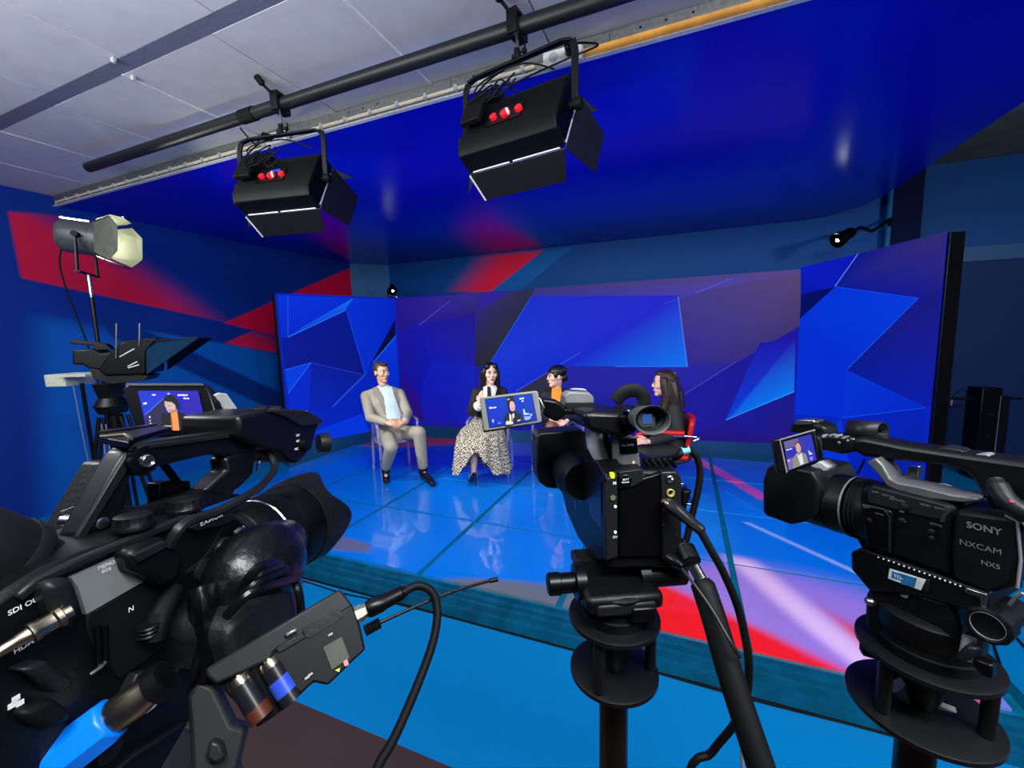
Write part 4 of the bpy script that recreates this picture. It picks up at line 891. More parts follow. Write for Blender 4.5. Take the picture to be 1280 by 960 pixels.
# plate on top of the handle
zt = S(160, 545, 0).z
side(LF, [(97, 672), (106, 690), (157, 670), (157, 634), (165, 593), (172, 575), (149, 577)], HY+.017, .034, None).build('handle_rear_cover', BLK, hd, bevel=.003)
m = MB().prism([LF.Sz(px, py, zt) for px, py in ((124, 546), (127, 537), (190, 531), (214, 533), (163, 548), (160, 552))], (0, 0, -.005)); m.build('accessory_shoe', BLK2, hd, bevel=.001)
MB().tube([LF.Sz(124, 540, zt+.001), LF.Sz(160, 536, zt+.001), LF.Sz(196, 530, zt+.001)], .0012, 6).build('brass_edge', BRS, hd)
MB().tube([LF.Sz(124, 546, zt+.001), LF.Sz(158, 543, zt+.001), LF.Sz(164, 548, zt+.001)], .0014, 6).build('brass_edge', BRS, hd)
# front audio block on the handle
fb = side(LF, [(298, 520), (335, 512), (358, 511), (386, 514), (404, 526), (397, 538), (390, 560), (382, 572), (373, 579), (362, 577), (354, 566), (325, 559), (298, 548)], -.03, .062).build('audio_block', mat('handle_black', (0, 0, 0)), lc, bevel=.004)
m = side(LF, [(337, 514), (358, 511), (386, 513), (406, 526), (400, 531), (377, 533), (360, 523)], -.033, .066).build('block_lid', DRK, fb, bevel=.002)
c = S(398, 554, -.02); MB().lathe(c, (1, -.75, 0), [(0, .011), (.006, .012), (.012, .0115), (.013, .008), (.009, .007), (.009, 0)], 20).build('microphone_socket', DRK, fb)
MB().lathe(S(380, 556, -.03), (0, -1, 0), [(0, .007), (.005, .007), (.006, 0)], 16).build('level_dial', BLK, fb)
for px, py, t in ((370, 546, 'INT'), (370, 553, '48V'), (368, 563, 'MIC')): text_on(t, S(px, py, -.0306), (1, 0, 0), (0, 0, 1), .0026, WHT, fb, 'lettering', .02)
for px in (320, 338): 
    c = S(px, 513, -.02); MB().box(c, (.012, .01, .003)).box(c+V((.007, 0, .002)), (.003, .012, .004)).build('strap_clip', BRS, fb)
# screen
pl = Pl(at(165, 482, .44), at(258, 482, .43), at(262, 536, .415))
lcd = plate(LF, pl, [(158, 481), (255, 481), (262, 489), (277, 536), (270, 546), (172, 546), (152, 487)], 0, .012).build('screen_housing', BLK2, lc, bevel=.002)
plate(LF, pl, [(157, 479), (253, 479), (255, 482), (158, 482)], .001, .012).build('top_edge', STL, lcd)
side(LF, [(252, 482), (264, 480), (271, 500), (284, 530), (268, 538), (258, 500)], .05, .02).build('screen_hinge', BLK, lc, bevel=.003)
fl_ = side(LF, [(269, 494), (274, 491), (284, 492), (301, 516), (287, 522)], .035, .004).build('hinge_flap', LGR, lc, bevel=.001)
Z4 = lambda *p: zz(140, 470, .125, p)
SKC, DK = (222, 190, 176), (20, 17, 24)
picture('screen_picture', pl, LF, [
    (Z4((258, 148), (860, 148), (945, 512), (690, 540), (345, 540)), [(24, 30, 205), (40, 24, 190), (44, 22, 185), (44, 30, 170), (24, 24, 160)]),
    (Z4((258, 148), (640, 148), (520, 230), (325, 385)), [(14, 50, 220), (40, 40, 215), (20, 50, 215), (10, 60, 225)]),
    (Z4((340, 390), (515, 230), (560, 540), (345, 540)), (42, 36, 82)), (Z4((325, 388), (512, 222), (518, 226), (332, 394)), (80, 130, 240)),
    (Z4((525, 250), (600, 262), (632, 290), (640, 345), (600, 362), (570, 366), (550, 345), (540, 318), (528, 300)), SKC),
    (Z4((575, 345), (650, 330), (655, 375), (590, 380)), (190, 140, 120)),
    (Z4((515, 240), (530, 205), (570, 187), (620, 195), (655, 240), (680, 310), (672, 328), (645, 330), (635, 285), (600, 262), (545, 255)), DK),
    (Z4((495, 372), (590, 370), (650, 358), (720, 372), (760, 400), (790, 540), (495, 540)), (22, 20, 30)),
    (Z4((590, 372), (650, 355), (660, 400), (675, 545), (610, 545), (600, 430)), (248, 160, 84)),
    (Z4((560, 300), (575, 296), (578, 304), (562, 306)), (90, 50, 50)), (Z4((562, 338), (580, 332), (580, 340), (566, 344)), (190, 80, 80)),
    (Z4((370, 400), (385, 400), (385, 420), (370, 420)), (225, 230, 245)), (Z4((372, 440), (388, 440), (388, 450), (372, 450)), (225, 230, 245)), (Z4((376, 466), (392, 466), (392, 480), (376, 480)), (200, 210, 240)),
    (Z4((780, 465), (840, 465), (848, 505), (790, 505)), (170, 190, 250)), (Z4((865, 440), (890, 440), (892, 455), (868, 455)), (210, 215, 250)),
    (Z4((520, 495), (600, 495), (600, 508), (522, 508)), (210, 205, 215)), (Z4((712, 495), (740, 495), (742, 508), (715, 508)), (220, 220, 225)),
    (Z4((552, 170), (580, 170), (576, 186), (556, 186)), (190, 205, 250)), (Z4((585, 378), (592, 374), (606, 540), (598, 540)), (200, 110, 50)),
], screenmat(), lcd)
GLOW = mat('screen_text', (235, 240, 255), .5, emit=(225, 232, 255), es=1)
def ontext(t, pl, fr, px, py, qx, qy, ux, uy, h, par): o_ = P_(pl, fr, px, py, .006*.9); text_on(t, o_, P_(pl, fr, qx, qy, .0054)-o_, P_(pl, fr, ux, uy, .0054)-o_, h, GLOW, par, 'screen_lettering', .01)
ontext('10:09:20:12', pl, LF, 221.5, 495, 245, 495, 221, 488, .0018, lcd); ontext('70 min', pl, LF, 229, 499, 245, 499, 229, 490, .0017, lcd); ontext('300', pl, LF, 179, 505.5, 194, 505, 178, 498, .0019, lcd); ontext('STBY', pl, LF, 190, 494.5, 199, 494.5, 190, 488, .0014, lcd)
# gooseneck block seen through the handle
m = side(LF, [(199, 604), (212, 601), (238, 601), (240, 622), (228, 632), (199, 632)], .004, .012); m.limb(S(204, 580, .006), S(222, 603, .006), .003, .003).build('control_block', BLK2, lc, bevel=.003)
# lens
zc = -.011; o_ = V((-.014, 0, zc))
MB().lathe(o_, (1, 0, 0), [(-.135, .034), (-.115, .036), (-.112, .041), (-.085, .042)], 36).build('lens_mount', DRK, lc)
rib = lambda n, am: (lambda t, q, a: (t, q*(1+am*math.cos(n*a))))
MB().lathe(o_, (1, 0, 0), [(-.085, .043), (-.083, .0445), (-.056, .0445), (-.055, .042), (-.05, .042)], 36).build('zoom_ring', BLK, lc)
MB().lathe(o_, (1, 0, 0), [(-.05, .041), (-.05, .044), (-.03, .045), (-.029, .0425), (-.022, .0425)], 72, fn=rib(36, .012)).build('focus_ring', BLK, lc)
MB().lathe(o_, (1, 0, 0), [(-.03, .0425), (-.022, .046), (-.004, .0475), (0, .0485), (.003, .0485)], 40).build('lens_front_barrel', BLK2, lc)
MB().lathe(o_, (1, 0, 0), [(-.0535, .0435), (-.0525, .0445), (-.0515, .0435)], 40).build('silver_ring', STL, lc)
pet = lambda t, q, a: (t if t < .02 else (.031+.013*math.cos(4*a) if t > .03 else t), q)
MB().lathe(o_, (1, 0, 0), [(-.002, .045), (0, .0495), (.006, .0505), (.05, .0525), (.05, .0505), (.006, .048), (.004, .045)], 96, ref=V((0, 0, 1)), fn=pet).build('lens_hood', mat('hood_black', (11, 12, 13), .45, spec=.35), lc)
MB().lathe(o_, (1, 0, 0), [(.001, .046), (.006, .03), (.008, 0)], 32).build('front_glass', GLS, lc)
# hand grip with padded strap
c = S(322, 712, -.075); g = MB(); g.ball(c, (.045, .032, .036), 20).ball(S(345, 680, -.07), (.03, .022, .02), 16)
evalmesh(g, .003, 8).build('hand_grip', LTH, lc, smooth=70)
def sheetq(rows, th, name, m, par): b = MB().grid(rows).build(name, m, par, smooth=60); b.modifiers.new('s', 'SOLIDIFY').thickness = th; return b
rows = [[S(a[0]+(b[0]-a[0])*k/6, a[1]+(b[1]-a[1])*k/6, -.106-.014*math.sin(PI*k/6)-.01*math.sin(PI*i/4)) for k in range(7)] for i, (a, b) in enumerate((((283, 782), (366, 734)), ((285, 797), (369, 750)), ((288, 812), (373, 766)), ((292, 828), (376, 782)), ((297, 842), (378, 798))))]
side(LF, [(283, 800), (290, 778), (322, 752), (362, 730), (370, 742), (379, 800), (340, 835), (300, 850)], -.104, .06).build('strap_pad', mat('pad_leather', (20, 22, 22), .5, bump=.3, scale=250), lc, bevel=.007, seg=3)
for (a, b, c2) in (((283, 770), (318, 738), (368, 724)), ((290, 762), (322, 728), (358, 712)), ((297, 752), (325, 716), (352, 706)), ((300, 742), (320, 712), (345, 702)), ((366, 722), (374, 742), (379, 790))):
    MB().tube(spline([S(*a, -.104), S(*b, -.118), S(*c2, -.112)], 6), .0032, 8).build('strap_loop', LTH, lc)
rows = [[S(px+k*5.5-i*1.2, py+k*1.2, -.085-.012*math.sin(PI*k/5)) for k in range(6)] for i, (px, py) in enumerate(((346, 700), (352, 720), (354, 745), (352, 770), (350, 800)))]
sheetq(rows, .004, 'side_pad', mat('navy_sheen_leather', (12, 11, 24), .3), lc)
rows = [[S(px+k*9, py-k*3, -.07-.02*math.sin(PI*k/5)) for k in range(6)] for px, py in ((232, 740), (236, 780), (240, 820), (238, 860))]
sheetq(rows, .004, 'wrist_strap', LTH, lc)
# viewfinder, blurred and big at the edge
a, b = LF.l(at(-75, 672, .21)), LF.l(at(90, 728, .27))
MB().lathe(a, b-a, [(0, .017), (.005, .021), (.03, .022), (.033, .0185), (.07, .018), (.12, .015)], 28).build('viewfinder', mat('viewfinder_grey', (18, 19, 22), .42, spec=.3), lc)
MB().lathe(a, b-a, [(.028, .0222), (.03, .023), (.036, .023), (.038, .0222)], 28).build('viewfinder_ring', DRK, lc)
MB().limb(LF.l(at(40, 742, .27)), LF.l(at(110, 740, .33)), .022, .02).build('viewfinder_bracket', BLK, lc)
MB().tube([S(76, 640, .0), S(92, 634, .0)], .0006, 5).build('strap_wire', STL, lc)
# audio plug on the side with its lead looping over the handle
m = side(LF, [(159, 692), (175, 683), (205, 672), (216, 676), (232, 690), (226, 724), (204, 734), (190, 722), (166, 712)], YS-.016, .014).build('cable_connector', BLK, lc, bevel=.004)
m = side(LF, [(166, 694), (206, 676), (213, 683), (174, 704)], YS-.018, .004).build('connector_rib', DRK, m, bevel=.001)
MB().tube(spline([S(212, 682, YS-.016), S(222, 664, YS-.02), (S(238, 651, YS-.02)), S(270, 640, YS-.018), S(306, 622, YS-.016), S(330, 604, -.04), S(343, 585, -.03), S(337, 568, -.02), S(322, 562, -.01)], 6), .0036, 8).build('audio_lead', DRK, lc)
MB().tube(spline([S(336, 596, -.0), S(342, 580, .0), S(334, 568, 0), S(324, 576, 0), S(322, 590, 0)], 6), .0016, 6).build('coiled_lead', STL, lc)
m = MB().tube([S(218, 735, YS-.006), S(200, 770, YS-.012), S(192, 800, YS-.012)], [.006, .007, .0065], 10); m.build('cable_boot', RUB, lc)
for k in range(3): MB().lathe(S(186, 782+k*5, YS-.012), (0.1, 0, -1), [(-.001, .0055), (0, .0062), (.001, .0055)], 12).build('boot_ring', BLK, lc)
# ---- plugs that sit in the camcorder's rear
def conn(fr, p0, p1, prof, name, m, par, n=20): p0, p1 = V(p0), V(p1); return MB().lathe(p0, p1-p0, prof, n).build(name, m, par)
xa, xb = at(182, 866, .25), at(38, 975, .228)
xf = Fr(xa, xb-xa); xo = thing('microphone_cable', 'microphone cable with bright blue boot and nickel plug in the biggest camcorder', 'cable', xf)
Lx = (xb-xa).length
MB().lathe((0, 0, 0), (1, 0, 0), [(-.012, .0085), (0, .009), (.003, .0098), (.016, .0098), (.018, .009)], 24).build('plug_shell', BRS, xo)
MB().lathe((0, 0, 0), (1, 0, 0), [(-.012, .011), (-.004, .011), (-.003, .0095)], 24).build('socket_ring', BLK, xo)
MB().lathe((0, 0, 0), (1, 0, 0), [(.017, .0105), (.018, .012), (.02, .0128), (.055, .0132), (.059, .0125), (.062, .008)], 8).build('blue_boot', mat('blue_boot', (0, 112, 225), .35), xo, 'bright blue boot')
MB().lathe((0, 0, 0), (1, 0, 0), [(.058, .008)]+[(.062+k*.003, .0078+(.0008 if k % 2 else 0)) for k in range(10)], 18).build('ribbed_tail', DRK, xo)
MB().tube(spline([(.085, 0, 0), (.11, .0, -.01), (.13, .01, -.05), (.13, .02, -.2)]+[xf.l(xf.w((.13, .02, -.2))+V((0, 0, z-1.25))) for z in (.9, .3, 0)], 6), .005, 10).build('cable_run', RUB, xo)
sa, sb = at(80, 768, .222), at(14, 806, .205)
sf = Fr(sa, sb-sa); so = thing('video_cable', 'grey video cable with nickel bayonet plug under the SDI OUT lettering', 'cable', sf)
MB().lathe((0, 0, 0), (1, 0, 0), [(-.003, .0034), (.0, .0034), (.0008, .0056), (.003, .0056), (.004, .0048), (.010, .0048), (.011, .0054), (.0125, .0054), (.013, .0038), (.017, .0034), (.018, .0029), (.026, .0027)], 24).build('bayonet_plug', BRS, so)
MB().tube(spline([(.025, 0, 0), (.04, 0, -.002), (.06, .0, -.012), (.09, .01, -.05)], 6), .0023, 10).build('cable_run', mat('grey_cable', (150, 155, 155), .4), so)
# ---- tripod under it (mostly out of frame)
tp = S(90, 1010, 0); tw = LF.w(tp)
def tripod(fr, o, zt, r=.016, col=None):
    MB().cyl((0, 0, .62), (0, 0, zt), r).build('centre_column', col or mat('tripod_black', (10, 10, 12), .35), o)
    MB().lathe((0, 0, .6), (0, 0, 1), [(0, .03), (.05, .04), (.1, .03)], 16).build('leg_hub', BLK, o)
    for k in range(3):
        a = k*2*PI/3+PI/2+.2; MB().cyl((.02*math.cos(a), .02*math.sin(a), .66), (.17*math.cos(a), .17*math.sin(a), .012), .014).build('leg', BLK, o)
        MB().ball((.17*math.cos(a), .17*math.sin(a), .018), .018, 10).build('rubber_foot', RUB, o)
tfr = base_fr((tw.x-.02, tw.y, 0)); to = thing('tripod', 'black tripod carrying the biggest camcorder, only its dark head showing below it', 'tripod', tfr)
hz = tw.z-.02
MB().box((0, 0, hz-.02), (.1, .16, .03)).build('mounting_plate', DRK, to, bevel=.004)
MB().ball((0, 0, hz-.1), (.06, .06, .07), 20).build('fluid_head', BLK, to)
MB().lathe((0, 0, hz-.2), (0, 0, 1), [(0, .05), (.03, .06), (.04, .06)], 24).build('bowl', BLK, to)
tripod(tfr, to, hz-.18, .02)
# ---- wireless receiver clamped beside the grip
pl = Pl(at(270, 853, .27), at(440, 757, .315), at(410, 856, .29))
wf = Fr(pl.pt(355, 830), pl.pt(440, 757)-pl.pt(270, 853), pl.n)      # x along, z to viewer
wo = thing('wireless_receiver', 'black wireless microphone receiver with open battery bay, clamped beside the leather grip', 'receiver', wf)
case = MAT_W = mat('receiver_black', (10, 11, 12), .45, spec=.3, bump=.02, scale=300)
wb = plate(wf, pl, [(336, 820), (380, 792), (440, 755), (450, 782), (457, 812), (446, 822), (410, 857), (392, 853), (376, 868), (368, 862)], 0, .022).build('receiver_body', case, wo, bevel=.0015)
plate(wf, pl, [(256, 836), (425, 736), (442, 758), (342, 816), (340, 824), (270, 856), (258, 846)], -.002, .02).build('top_shell', mat('receiver_shell', (26, 28, 29), .42, spec=.35, bump=.02, scale=300), wo, bevel=.002)
plate(wf, pl, [(270, 853), (345, 812), (378, 866), (344, 895), (322, 909), (306, 890)], -.012, .012).build('battery_tray', BLK2, wo)
plate(wf, pl, [(343, 810), (378, 790), (384, 797), (348, 818)], .001, .006).build('bay_latch', DRK, wo, bevel=.001)
plate(wf, pl, [(355, 793), (370, 785), (372, 789), (358, 797)], .003, .004).build('chrome_slider', STL, wo, bevel=.0008)
plate(wf, pl, [(378, 785), (424, 760), (430, 770), (390, 796), (383, 797)], .001, .002).build('door', DRK, wo)
plate(wf, pl, [(404, 809), (427, 796), (437, 822), (415, 837)], .0012, .001).build('display', mat('display_glass', (74, 76, 68), .25), wo, 'unlit greenish display')
plate(wf, pl, [(419, 838), (425, 835), (424, 840)], .0014, .001).build('green_mark', mat('green_print', (190, 205, 70), .5), wo)
plate(wf, pl, [(429, 827), (434, 824), (436, 831), (431, 833)], .0014, .001).build('pink_mark', mat('pink_print', (225, 120, 120), .5), wo)
m = MB(); 
for px, py in ((388, 843), (384, 847), (413, 793)): m.box(P_(pl, wf, px, py, .0012), (.003, .0012, .0008))
m.build('print_mark', mat('print_grey', (0, 0, 0)), wo, kind='stuff')
def cell(p0, p1, col, ring, lab):
    a, b = P_(pl, wf, *p0, -.004), P_(pl, wf, *p1, -.004); L_ = (b-a).length; r = .0072
    bf = Fr(wf.w(a), wf.w(b)-wf.w(a)); o = thing('battery', lab, 'battery', bf, 'batteries in the receiver')
    MB().lathe((0, 0, 0), (1, 0, 0), [(-.002, .003), (-.001, .003), (-.001, r*.9), (.002, r), (.004, r)], 20).build('metal_cap', BRS, o)
    MB().lathe((0, 0, 0), (1, 0, 0), [(.004, r*1.01), (L_, r*1.01)], 20).build('sleeve', col, o)
    if ring: MB().lathe((0, 0, 0), (1, 0, 0), [(L_*.42, r*1.03), (L_*.78, r*1.03)], 20).build('blue_band', mat('battery_blue', (38, 66, 170), .35), o)
    else: MB().lathe((0, 0, 0), (1, 0, 0), [(L_*.72, r*1.03), (L_, r*1.03)], 20).build('copper_end', mat('battery_copper', (74, 34, 22), .4, .2), o)
cell((298, 848), (328, 897), mat('battery_black', (20, 20, 26), .3), False, 'black battery with copper end, rear one in the open receiver bay')
cell((336, 827), (366, 876), mat('battery_black', (0, 0, 0)), True, 'black battery with blue band in the open receiver bay')
n0 = P_(pl, wf, 447, 768, -.006); n1 = P_(pl, wf, 500, 741, -.006); d = (n1-n0).normalized()
MB().lathe(n0, d, [(-.004, .006), (.004, .006), (.0042, .005), (.007, .005)], 6).build('jack_nut', mat('nickel_nut', (205, 205, 190), .3, .9), wo)
pts = [(458, 763), (506, 739), (522, 732), (538, 738), (546, 756), (545, 785), (535, 822), (512, 880), (490, 928), (474, 955), (455, 1000), (420, 1100)]; ax0 = pl.pt(420, 1100, -.006)
cf = Fr(wf.w(n0), (1, 0, 0)); co = thing('audio_cable', 'black audio cable looping from the top of the wireless receiver', 'cable', cf)
Q = [cf.l(pl.pt(px, py, -.006)) for px, py in pts]+[cf.l((ax0.x-.03, ax0.y-.02, .7)), cf.l((ax0.x-.05, ax0.y, .04)), cf.l((ax0.x-.25, ax0.y-.1, .005))]
MB().lathe(Q[0], Q[1]-Q[0], [(0, .0055), (.003, .0066), (.012, .0066), (.0135, .006), (.026, .0055), (.032, .004)], 20).build('jack_plug', BLK2, co)
for k in range(3): MB().lathe(Q[0]+(Q[1]-Q[0])*(.72+k*.1), Q[1]-Q[0], [(-.0006, .005), (0, .0058), (.0006, .005)], 14).build('boot_ring', BLK, co)
MB().tube(spline(Q[1:], 6), .0034, 10).build('cable_run', RUB, co)
q = [P_(pl, wf, px, py, -.012) for px, py in ((456, 789), (474, 779), (520, 758), (570, 738), (612, 726), (622, 724))]
MB().lathe(q[0], q[1]-q[0], [(k*.0012, .0036+(.0008 if k % 2 else 0)) for k in range(11)], 14).build('antenna_spring', BLK, wo)
MB().tube(spline(q[1:5], 5), .0013, 8).cyl(q[4], q[5], .002).build('antenna', BLK, wo)
plate(wf, pl, [(232, 872), (250, 850), (268, 858), (290, 905), (308, 910), (296, 960), (310, 1010), (240, 1010), (236, 920)], -.016, .02).build('clamp', mat('clamp_grey', (22, 24, 25), .55, spec=.3), wo, bevel=.003)
plate(wf, pl, [(262, 925), (276, 928), (282, 948), (268, 956), (256, 950)], -.006, .01).build('clamp_catch', DRK, wo, bevel=.002)
# ---------------------------------------------------------------- middle camcorder (seen from behind)
MF = Fr(at(790, 640, .5), at(610, 480, 4.7)-at(790, 640, .5))
S = MF.S; X = MF.Sx
mc = thing('camcorder', 'black camcorder seen from behind, its eyecup towards the viewer, filming the white-shirted woman', 'camera', MF, 'studio camcorders')
def rear(pts, x0, dx, m=None): return (m or MB()).prism([X(px, py, x0) for px, py in pts], (dx, 0, 0))
# body shell, battery bay, side strips
rear([(757, 596), (772, 588), (846, 587), (852, 594), (853, 700), (846, 712), (762, 712), (755, 700)], 0, .14).build('body', BLK, mc, bevel=.005)
rear([(775, 606), (826, 591), (827, 695), (774, 697)], -.006, .008).build('battery', BLK2, mc, bevel=.002)
rear([(756, 600), (772, 592), (773, 697), (757, 702)], -.008, .01).build('left_strip', DRK, mc, bevel=.002)
rear([(827, 590), (846, 589), (852, 596), (853, 698), (843, 708), (829, 700)], -.01, .012).build('socket_panel', mat('socket_panel_black', (13, 14, 16), .45), mc, bevel=.002)
rear([(774, 590), (804, 586), (804, 601), (797, 606), (790, 609), (775, 611)], -.009, .01).build('button_panel', DRK, mc, bevel=.001)
c = X(782, 601, -.0095); MB().lathe(c, (-1, 0, 0), [(0, rp(MF, c, 8)), (.001, rp(MF, c, 8)), (.0015, rp(MF, c, 7)), (.0005, rp(MF, c, 7)), (.0005, 0)], 24).build('round_button', BLK2, mc)
text_on('BATT', X(778.4, 600.6, -.0108), (0, -1, 0), (0, 0, 1), .0022, WHT, mc, 'lettering', .01); text_on('RELEASE', X(776.8, 604, -.0108), (0, -1, 0), (0, 0, 1), .0018, WHT, mc, 'lettering', .01)
MB().box(X(765, 594, -.006), (.006, .004, .006)).build('green_tally', mat('tally_green', (190, 235, 30), .4, emit=(170, 225, 20), es=.8), mc, 'lit yellow-green tally lamp')
for px, py, r, mm in ((769, 633, 1.9, WHT), (769, 665, 1.9, WHT), (766, 622, 3.5, mat('olive_mark', (90, 96, 60), .5))):
    c = X(px, py, -.0085); MB().lathe(c, (-1, 0, 0), [(0, rp(MF, c, r)), (.001, rp(MF, c, r)), (.001, 0)], 14).build('side_button', mm, mc)
text_on('M', X(766, 606, -.0085), (0, -1, 0), (0, 0, 1), .004, WHT, mc, 'lettering', .01); text_on('DV', X(766, 673, -.0085), (0, -1, 0), (0, 0, 1), .003, WHT, mc, 'lettering', .01)
for px, py, r, mm in ((837, 599, 4.5, STL), (838, 616, 5.2, mat('yellow_jack', (176, 168, 96), .4, .3))):
    c = X(px, py, -.0105); q = rp(MF, c, r); MB().lathe(c, (-1, 0, 0), [(-.001, q), (.0015, q), (.002, q*.8), (-.0005, q*.5), (-.0008, 0)], 20).build('jack_socket', mm, mc)
for px, py in ((829, 657), (846, 669), (829, 637)): MB().ball(X(px, py, -.0105), .0009, 8).build('screw', STL, mc)
rear([(855, 615), (865, 613), (857, 640), (854, 640)], .02, .02).build('strap_loop', BLK, mc, bevel=.001)
# left side of the body towards the lens
y1 = X(757, 640, 0).y
def lside(pts, y, dy, m=None): return (m or MB()).prism([S(px, py, y) for px, py in pts], (0, -dy, 0))
lside([(700, 606), (728, 575), (745, 575), (757, 596), (757, 702), (742, 700), (722, 672), (708, 640)], y1, .05).build('side_housing', BLK, mc, bevel=.003)
lside([(734, 604), (751, 600), (752, 668), (738, 660)], y1+.002, .003).build('side_door', mat('navy_sheen_plastic', (12, 14, 30), .3), mc, bevel=.001)
lside([(716, 616), (722, 608), (730, 640), (724, 648), (717, 634)], y1+.002, .003).build('side_ridge', mat('navy_sheen_plastic', (0, 0, 0)), mc, bevel=.001)
lside([(748, 596), (756, 592), (757, 600), (750, 604)], y1+.003, .003).build('side_label', DRK, mc, bevel=.001)
# lens and hood
hx = .2; hc = MF.Sx(704, 577, hx)
MB().lathe((hx-.17, hc.y-.004, hc.z-.004), (1, 0, 0), [(.06, .026), (.08, .033), (.11, .034), (.12, .032), (.15, .032)], 28).build('lens_barrel', BLK, mc)
b0 = [MF.Sx(px, py, .155) for px, py in ((671, 546), (675, 541), (727, 537), (733, 541), (733, 596), (729, 606), (714, 613), (684, 610), (674, 603), (671, 590))]
MB().prism(b0, (.055, 0, 0)).build('lens_hood', mat('hood_black', (24, 25, 27), .5), mc, bevel=.003)
# carrying handle: grey front column, top bar, viewfinder tube and eyecup
zt = MF.Sx(790, 530, .0).z
col_ = MB(); rows = []
for i, (px, py, w) in enumerate(((744, 532, 9), (743, 545, 10), (746, 560, 11), (752, 572, 11), (758, 582, 9))):
    c = MF.Sx(px, py, .07); w *= rp(MF, c, 1); rows.append([c+V((.02*math.sin(a), -w*math.cos(a), 0)) for a in [k*2*PI/14 for k in range(14)]])
col_.grid(rows, True).build('handle_front_post', mat('silver_grey_post', (205, 208, 208), .4, .1), mc, smooth=70)
MB().prism([MF.Sx(px, py, .055) for px, py in ((752, 540), (760, 540), (772, 590), (762, 590))], (.03, 0, 0)).build('handle_inner_post', BLK2, mc, bevel=.002)
MB().prism([MF.Sx(px, py, .0) for px, py in ((728, 517), (745, 514), (795, 516), (799, 541), (780, 548), (735, 538))], (.14, 0, 0)).build('handle', mat('handle_black', (0, 0, 0)), mc, bevel=.006)
ec = MF.Sx(815, 525, -.035); ra, rb = rp(MF, ec, 24.5), rp(MF, ec, 18.5)
R_ = Matrix.Rotation(0, 3, 'X')
def ell(m, o, prof, n=32): return m.lathe(o, (-1, 0, 0), [(t, r) for t, r in prof], n, V((0, 0, 1)), None, rb/ra, cap=False)
ell(MB(), ec+V((.075, .008, 0)), [(0, ra*.72), (.02, ra*.78), (.04, ra*.8), (.05, ra*.82)]).build('viewfinder_tube', BLK, mc)
ey = MB(); o_ = ec
for i in range(1): ell(ey, o_, [(-.028, ra*.8), (-.015, ra*.9), (-.002, ra*.98), (0, ra), (.002, ra*.98), (.001, ra*.9), (-.004, ra*.82)])
ell(MB(), o_, [(-.008, ra*.6), (-.004, ra*.82), (-.006, ra*.8), (-.012, ra*.6), (-.012, 0)]).build('eyecup_inside', RUB, mc)
ey.build('eyecup', mat('eyecup_rubber', (62, 65, 62), .55), mc)
q = ec+V((.0105, .002, 0))
MB().box(q, (.002, ra*.95, ra*.9)).build('eyepiece_frame', mat('eyepiece_grey', (48, 50, 48), .5), mc, bevel=.002)
MB().box(q+V((-.0012, -.0005, 0)), (.001, ra*.5, ra*.5)).build('eyepiece', mat('eyepiece_glow', (20, 40, 80), .1, emit=(46, 80, 140), es=1), mc)
MB().box(q+V((-.001, ra*.62, -.001)), (.004, ra*.18, ra*.55)).build('focus_lever', GRY, mc, bevel=.001)
# handle-top microphone clamp (grey) and cable loop
rear([(706, 494), (712, 489), (736, 490), (743, 496), (743, 511), (738, 514), (707, 512)], .07, .03).build('microphone_clamp', GRY, mc, bevel=.003)
rear([(707, 503), (743, 503), (743, 512), (738, 515), (708, 513)], .068, .004).build('clamp_base', DRK, mc, bevel=.001)
rear([(714, 487), (720, 485.5), (731, 486), (735, 489)], .075, .014).build('clamp_screw', LGR, mc, bevel=.001)
rear([(705, 512), (740, 513), (744, 520), (705, 518)], .06, .03).build('hinge_plate', BLK2, mc, bevel=.001)
lp = [MF.Sx(px, py, .05) for px, py in ((769, 502), (778, 492), (790, 488), (801, 491), (805, 500), (803, 511), (795, 515))]
MB().tube(spline(lp, 5), .0036, 10, flat=2.6).build('carrying_loop', RUB, mc)
m = MB()
for px, py in ((748, 515), (755, 514), (762, 516), (770, 514), (778, 513), (786, 514)): m.limb(MF.Sx(px, py, .06), MF.Sx(px+3, py-2, .07), .0028, .002, 8)
m.build('handle_buttons', STL, mc, kind='stuff')
MB().prism([MF.Sx(px, py, .02) for px, py in ((774, 548), (797, 546), (803, 588), (776, 590))], (.04, 0, 0)).build('grey_rear_post', mat('grey_plastic', (0, 0, 0)), mc, bevel=.004)
MB().prism([MF.Sx(px, py, .018) for px, py in ((774, 549), (796, 548), (798, 566), (775, 568))], (.002, 0, 0)).build('display_strip', BLK2, mc)
text_on('FULL AUTO', MF.Sx(776.5, 558, .0175), (0, -1, .02), (0, 0, 1), .0022, WHT, mc, 'lettering', .01)
MB().ball(MF.Sx(792, 578, .02), .0018, 8).build('amber_lamp', mat('amber_lamp', (255, 190, 130), .4, emit=(255, 180, 120), es=1), mc)
for k in range(5): MB().limb(MF.Sx(806+k*8, 576-k*.5, .02), MF.Sx(812+k*8, 583, .02), .004, .003, 8).build('control_lever', BLK2, mc)
